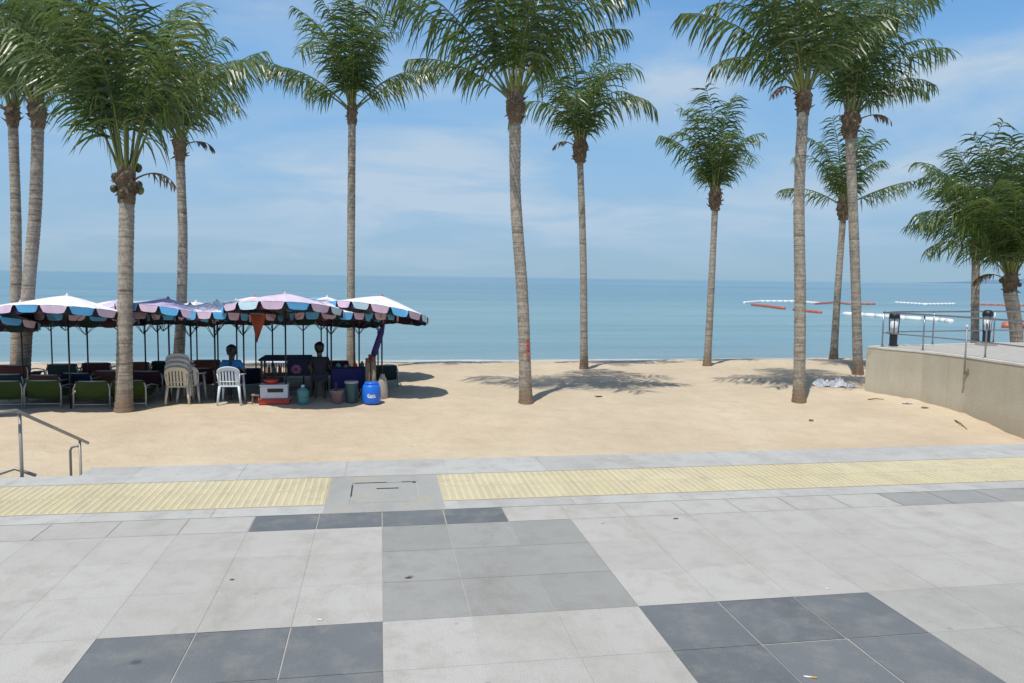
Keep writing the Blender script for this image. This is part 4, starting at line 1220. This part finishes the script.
floats('long white float line, nearest of all, ending behind the railing', [(843, 315), (875, 317), (905, 319.5), (940, 321.5), (952, 323)], M['buoy_w'], .25, 20)
floats('white float line farther out above the railing', [(895, 303), (925, 305), (955, 304.5)], M['buoy_w'], .2, 20)
floats('thin orange float line farther out behind the palms at the right edge', [(970, 305), (1000, 305.5), (1060, 307)], M['buoy_o'], .2, 20)
floats('thick orange float line near the right edge behind the bollard lamp', [(1001, 327.5), (1024, 328.5), (1060, 331)], M['buoy_o'], .32, 20)

# ------------------------------------------------------------------ light and sky
sund = Vector((2.43, 2.93, -8.4)).normalized()
sl_ = bpy.data.lights.new('sun', 'SUN'); sl_.energy = 3.9; sl_.angle = R(.53); sl_.color = (1, .965, .9)
so = bpy.data.objects.new('sun', sl_); COL.objects.link(so); so.rotation_euler = sund.to_track_quat('-Z', 'Y').to_euler(); so.location = (0, 0, 30)
wd = bpy.data.worlds.new('World'); sc.world = wd; wd.use_nodes = True
nt = wd.node_tree; bg = nt.nodes['Background']; bg.inputs['Strength'].default_value = .1
sky = nt.nodes.new('ShaderNodeTexSky'); sky.sky_type = 'NISHITA'; sky.sun_disc = False
sky.sun_elevation = math.asin(-sund.z); sky.sun_rotation = math.atan2(-sund.x, -sund.y)
sky.air_density = 1.0; sky.dust_density = 1.0; sky.ozone_density = 1.5
tc = nt.nodes.new('ShaderNodeTexCoord'); gv = tc.outputs['Generated']
sx = nt.nodes.new('ShaderNodeSeparateXYZ'); L(nt, gv, sx.inputs[0]); z = sx.outputs['Z']
def c10(r, g_, b2, k=10): return (r*k, g_*k, b2*k)
grad = nt.nodes.new('ShaderNodeValToRGB'); L(nt, mth(nt, 'MULTIPLY', z, 2.0), grad.inputs['Fac'])
e = grad.color_ramp.elements
stops = [(0.0, (.325, .50, .64)), (.08, (.325, .51, .69)), (.25, (.285, .51, .77)), (.5, (.195, .445, .80)), (.85, (.12, .34, .74)), (1.0, (.09, .27, .62))]
while len(e) < len(stops): e.new(.5)
for i, (p_, c_) in enumerate(stops): e[i].position = p_; e[i].color = (*c_, 1)
gs10 = mixc(nt, 1.0, grad.outputs['Color'], (10.0, 10.0, 10.0), 'MULTIPLY')
fz = ramp(nt, z, [(.25, .95), (.8, 0.0)])
base_sky = mixc(nt, fz, sky.outputs['Color'], gs10)
# thin veils of cloud; direction projected on a flat layer overhead
inv = mth(nt, 'DIVIDE', 1.0, mth(nt, 'ADD', mth(nt, 'MAXIMUM', z, 0.0), .16))
cx = nt.nodes.new('ShaderNodeCombineXYZ')
L(nt, mth(nt, 'MULTIPLY', sx.outputs['X'], inv), cx.inputs[0]); L(nt, mth(nt, 'MULTIPLY', sx.outputs['Y'], inv), cx.inputs[1])
mp = nt.nodes.new('ShaderNodeMapping'); L(nt, cx.outputs[0], mp.inputs['Vector']); mp.inputs['Scale'].default_value = (.9, 1.1, 1); mp.inputs['Location'].default_value = (.3, 1.1, 0)
mp.inputs['Rotation'].default_value = (0, 0, .35)
cn = noi(nt, mp.outputs['Vector'], 1.15, 7, .55, .5)
az = mth(nt, 'ARCTAN2', sx.outputs['X'], sx.outputs['Y'])
tot = None
for (cpx, cpy, wx, wy, am) in ((690, 72, 80, 26, 1.25), (430, 165, 210, 75, .8), (985, 60, 110, 26, 1.0), (980, 150, 150, 45, 1.0), (300, 3, 90, 16, 1.1), (180, 160, 170, 26, .4), (60, 235, 200, 22, .3), (560, 215, 260, 30, .35), (820, 215, 200, 26, .35)):
    d = ray(cpx, cpy).normalized(); a_ = math.atan2(d.x, d.y)
    ga = mth(nt, 'POWER', mth(nt, 'MULTIPLY', mth(nt, 'SUBTRACT', az, a_), FPX/wx), 2.0)
    ge = mth(nt, 'POWER', mth(nt, 'MULTIPLY', mth(nt, 'SUBTRACT', z, d.z), FPX/wy), 2.0)
    gg_ = mth(nt, 'MULTIPLY', mth(nt, 'EXPONENT', mth(nt, 'MULTIPLY', mth(nt, 'ADD', ga, ge), -1.0)), am)
    tot = gg_ if tot is None else mth(nt, 'ADD', tot, gg_)
cl_ = ramp(nt, cn, [(.38, .15), (.58, 1.0)])
gen = ramp(nt, cn, [(.50, 0.0), (.70, .35)])
cf = mth(nt, 'MINIMUM', mth(nt, 'ADD', mth(nt, 'MULTIPLY', cl_, tot), mth(nt, 'MULTIPLY', gen, ramp(nt, z, [(.03, .3), (.3, 1.0)]))), .92)
final = mixc(nt, cf, base_sky, (4.9, 6.2, 7.6))
L(nt, final, bg.inputs['Color'])

sc.view_settings.view_transform = 'Standard'; sc.view_settings.look = 'None'; sc.view_settings.exposure = 0; sc.view_settings.gamma = 1
sc.render.engine = 'CYCLES'; sc.cycles.max_bounces = 6; sc.cycles.use_denoising = True
sc.render.resolution_x = 1024; sc.render.resolution_y = 683
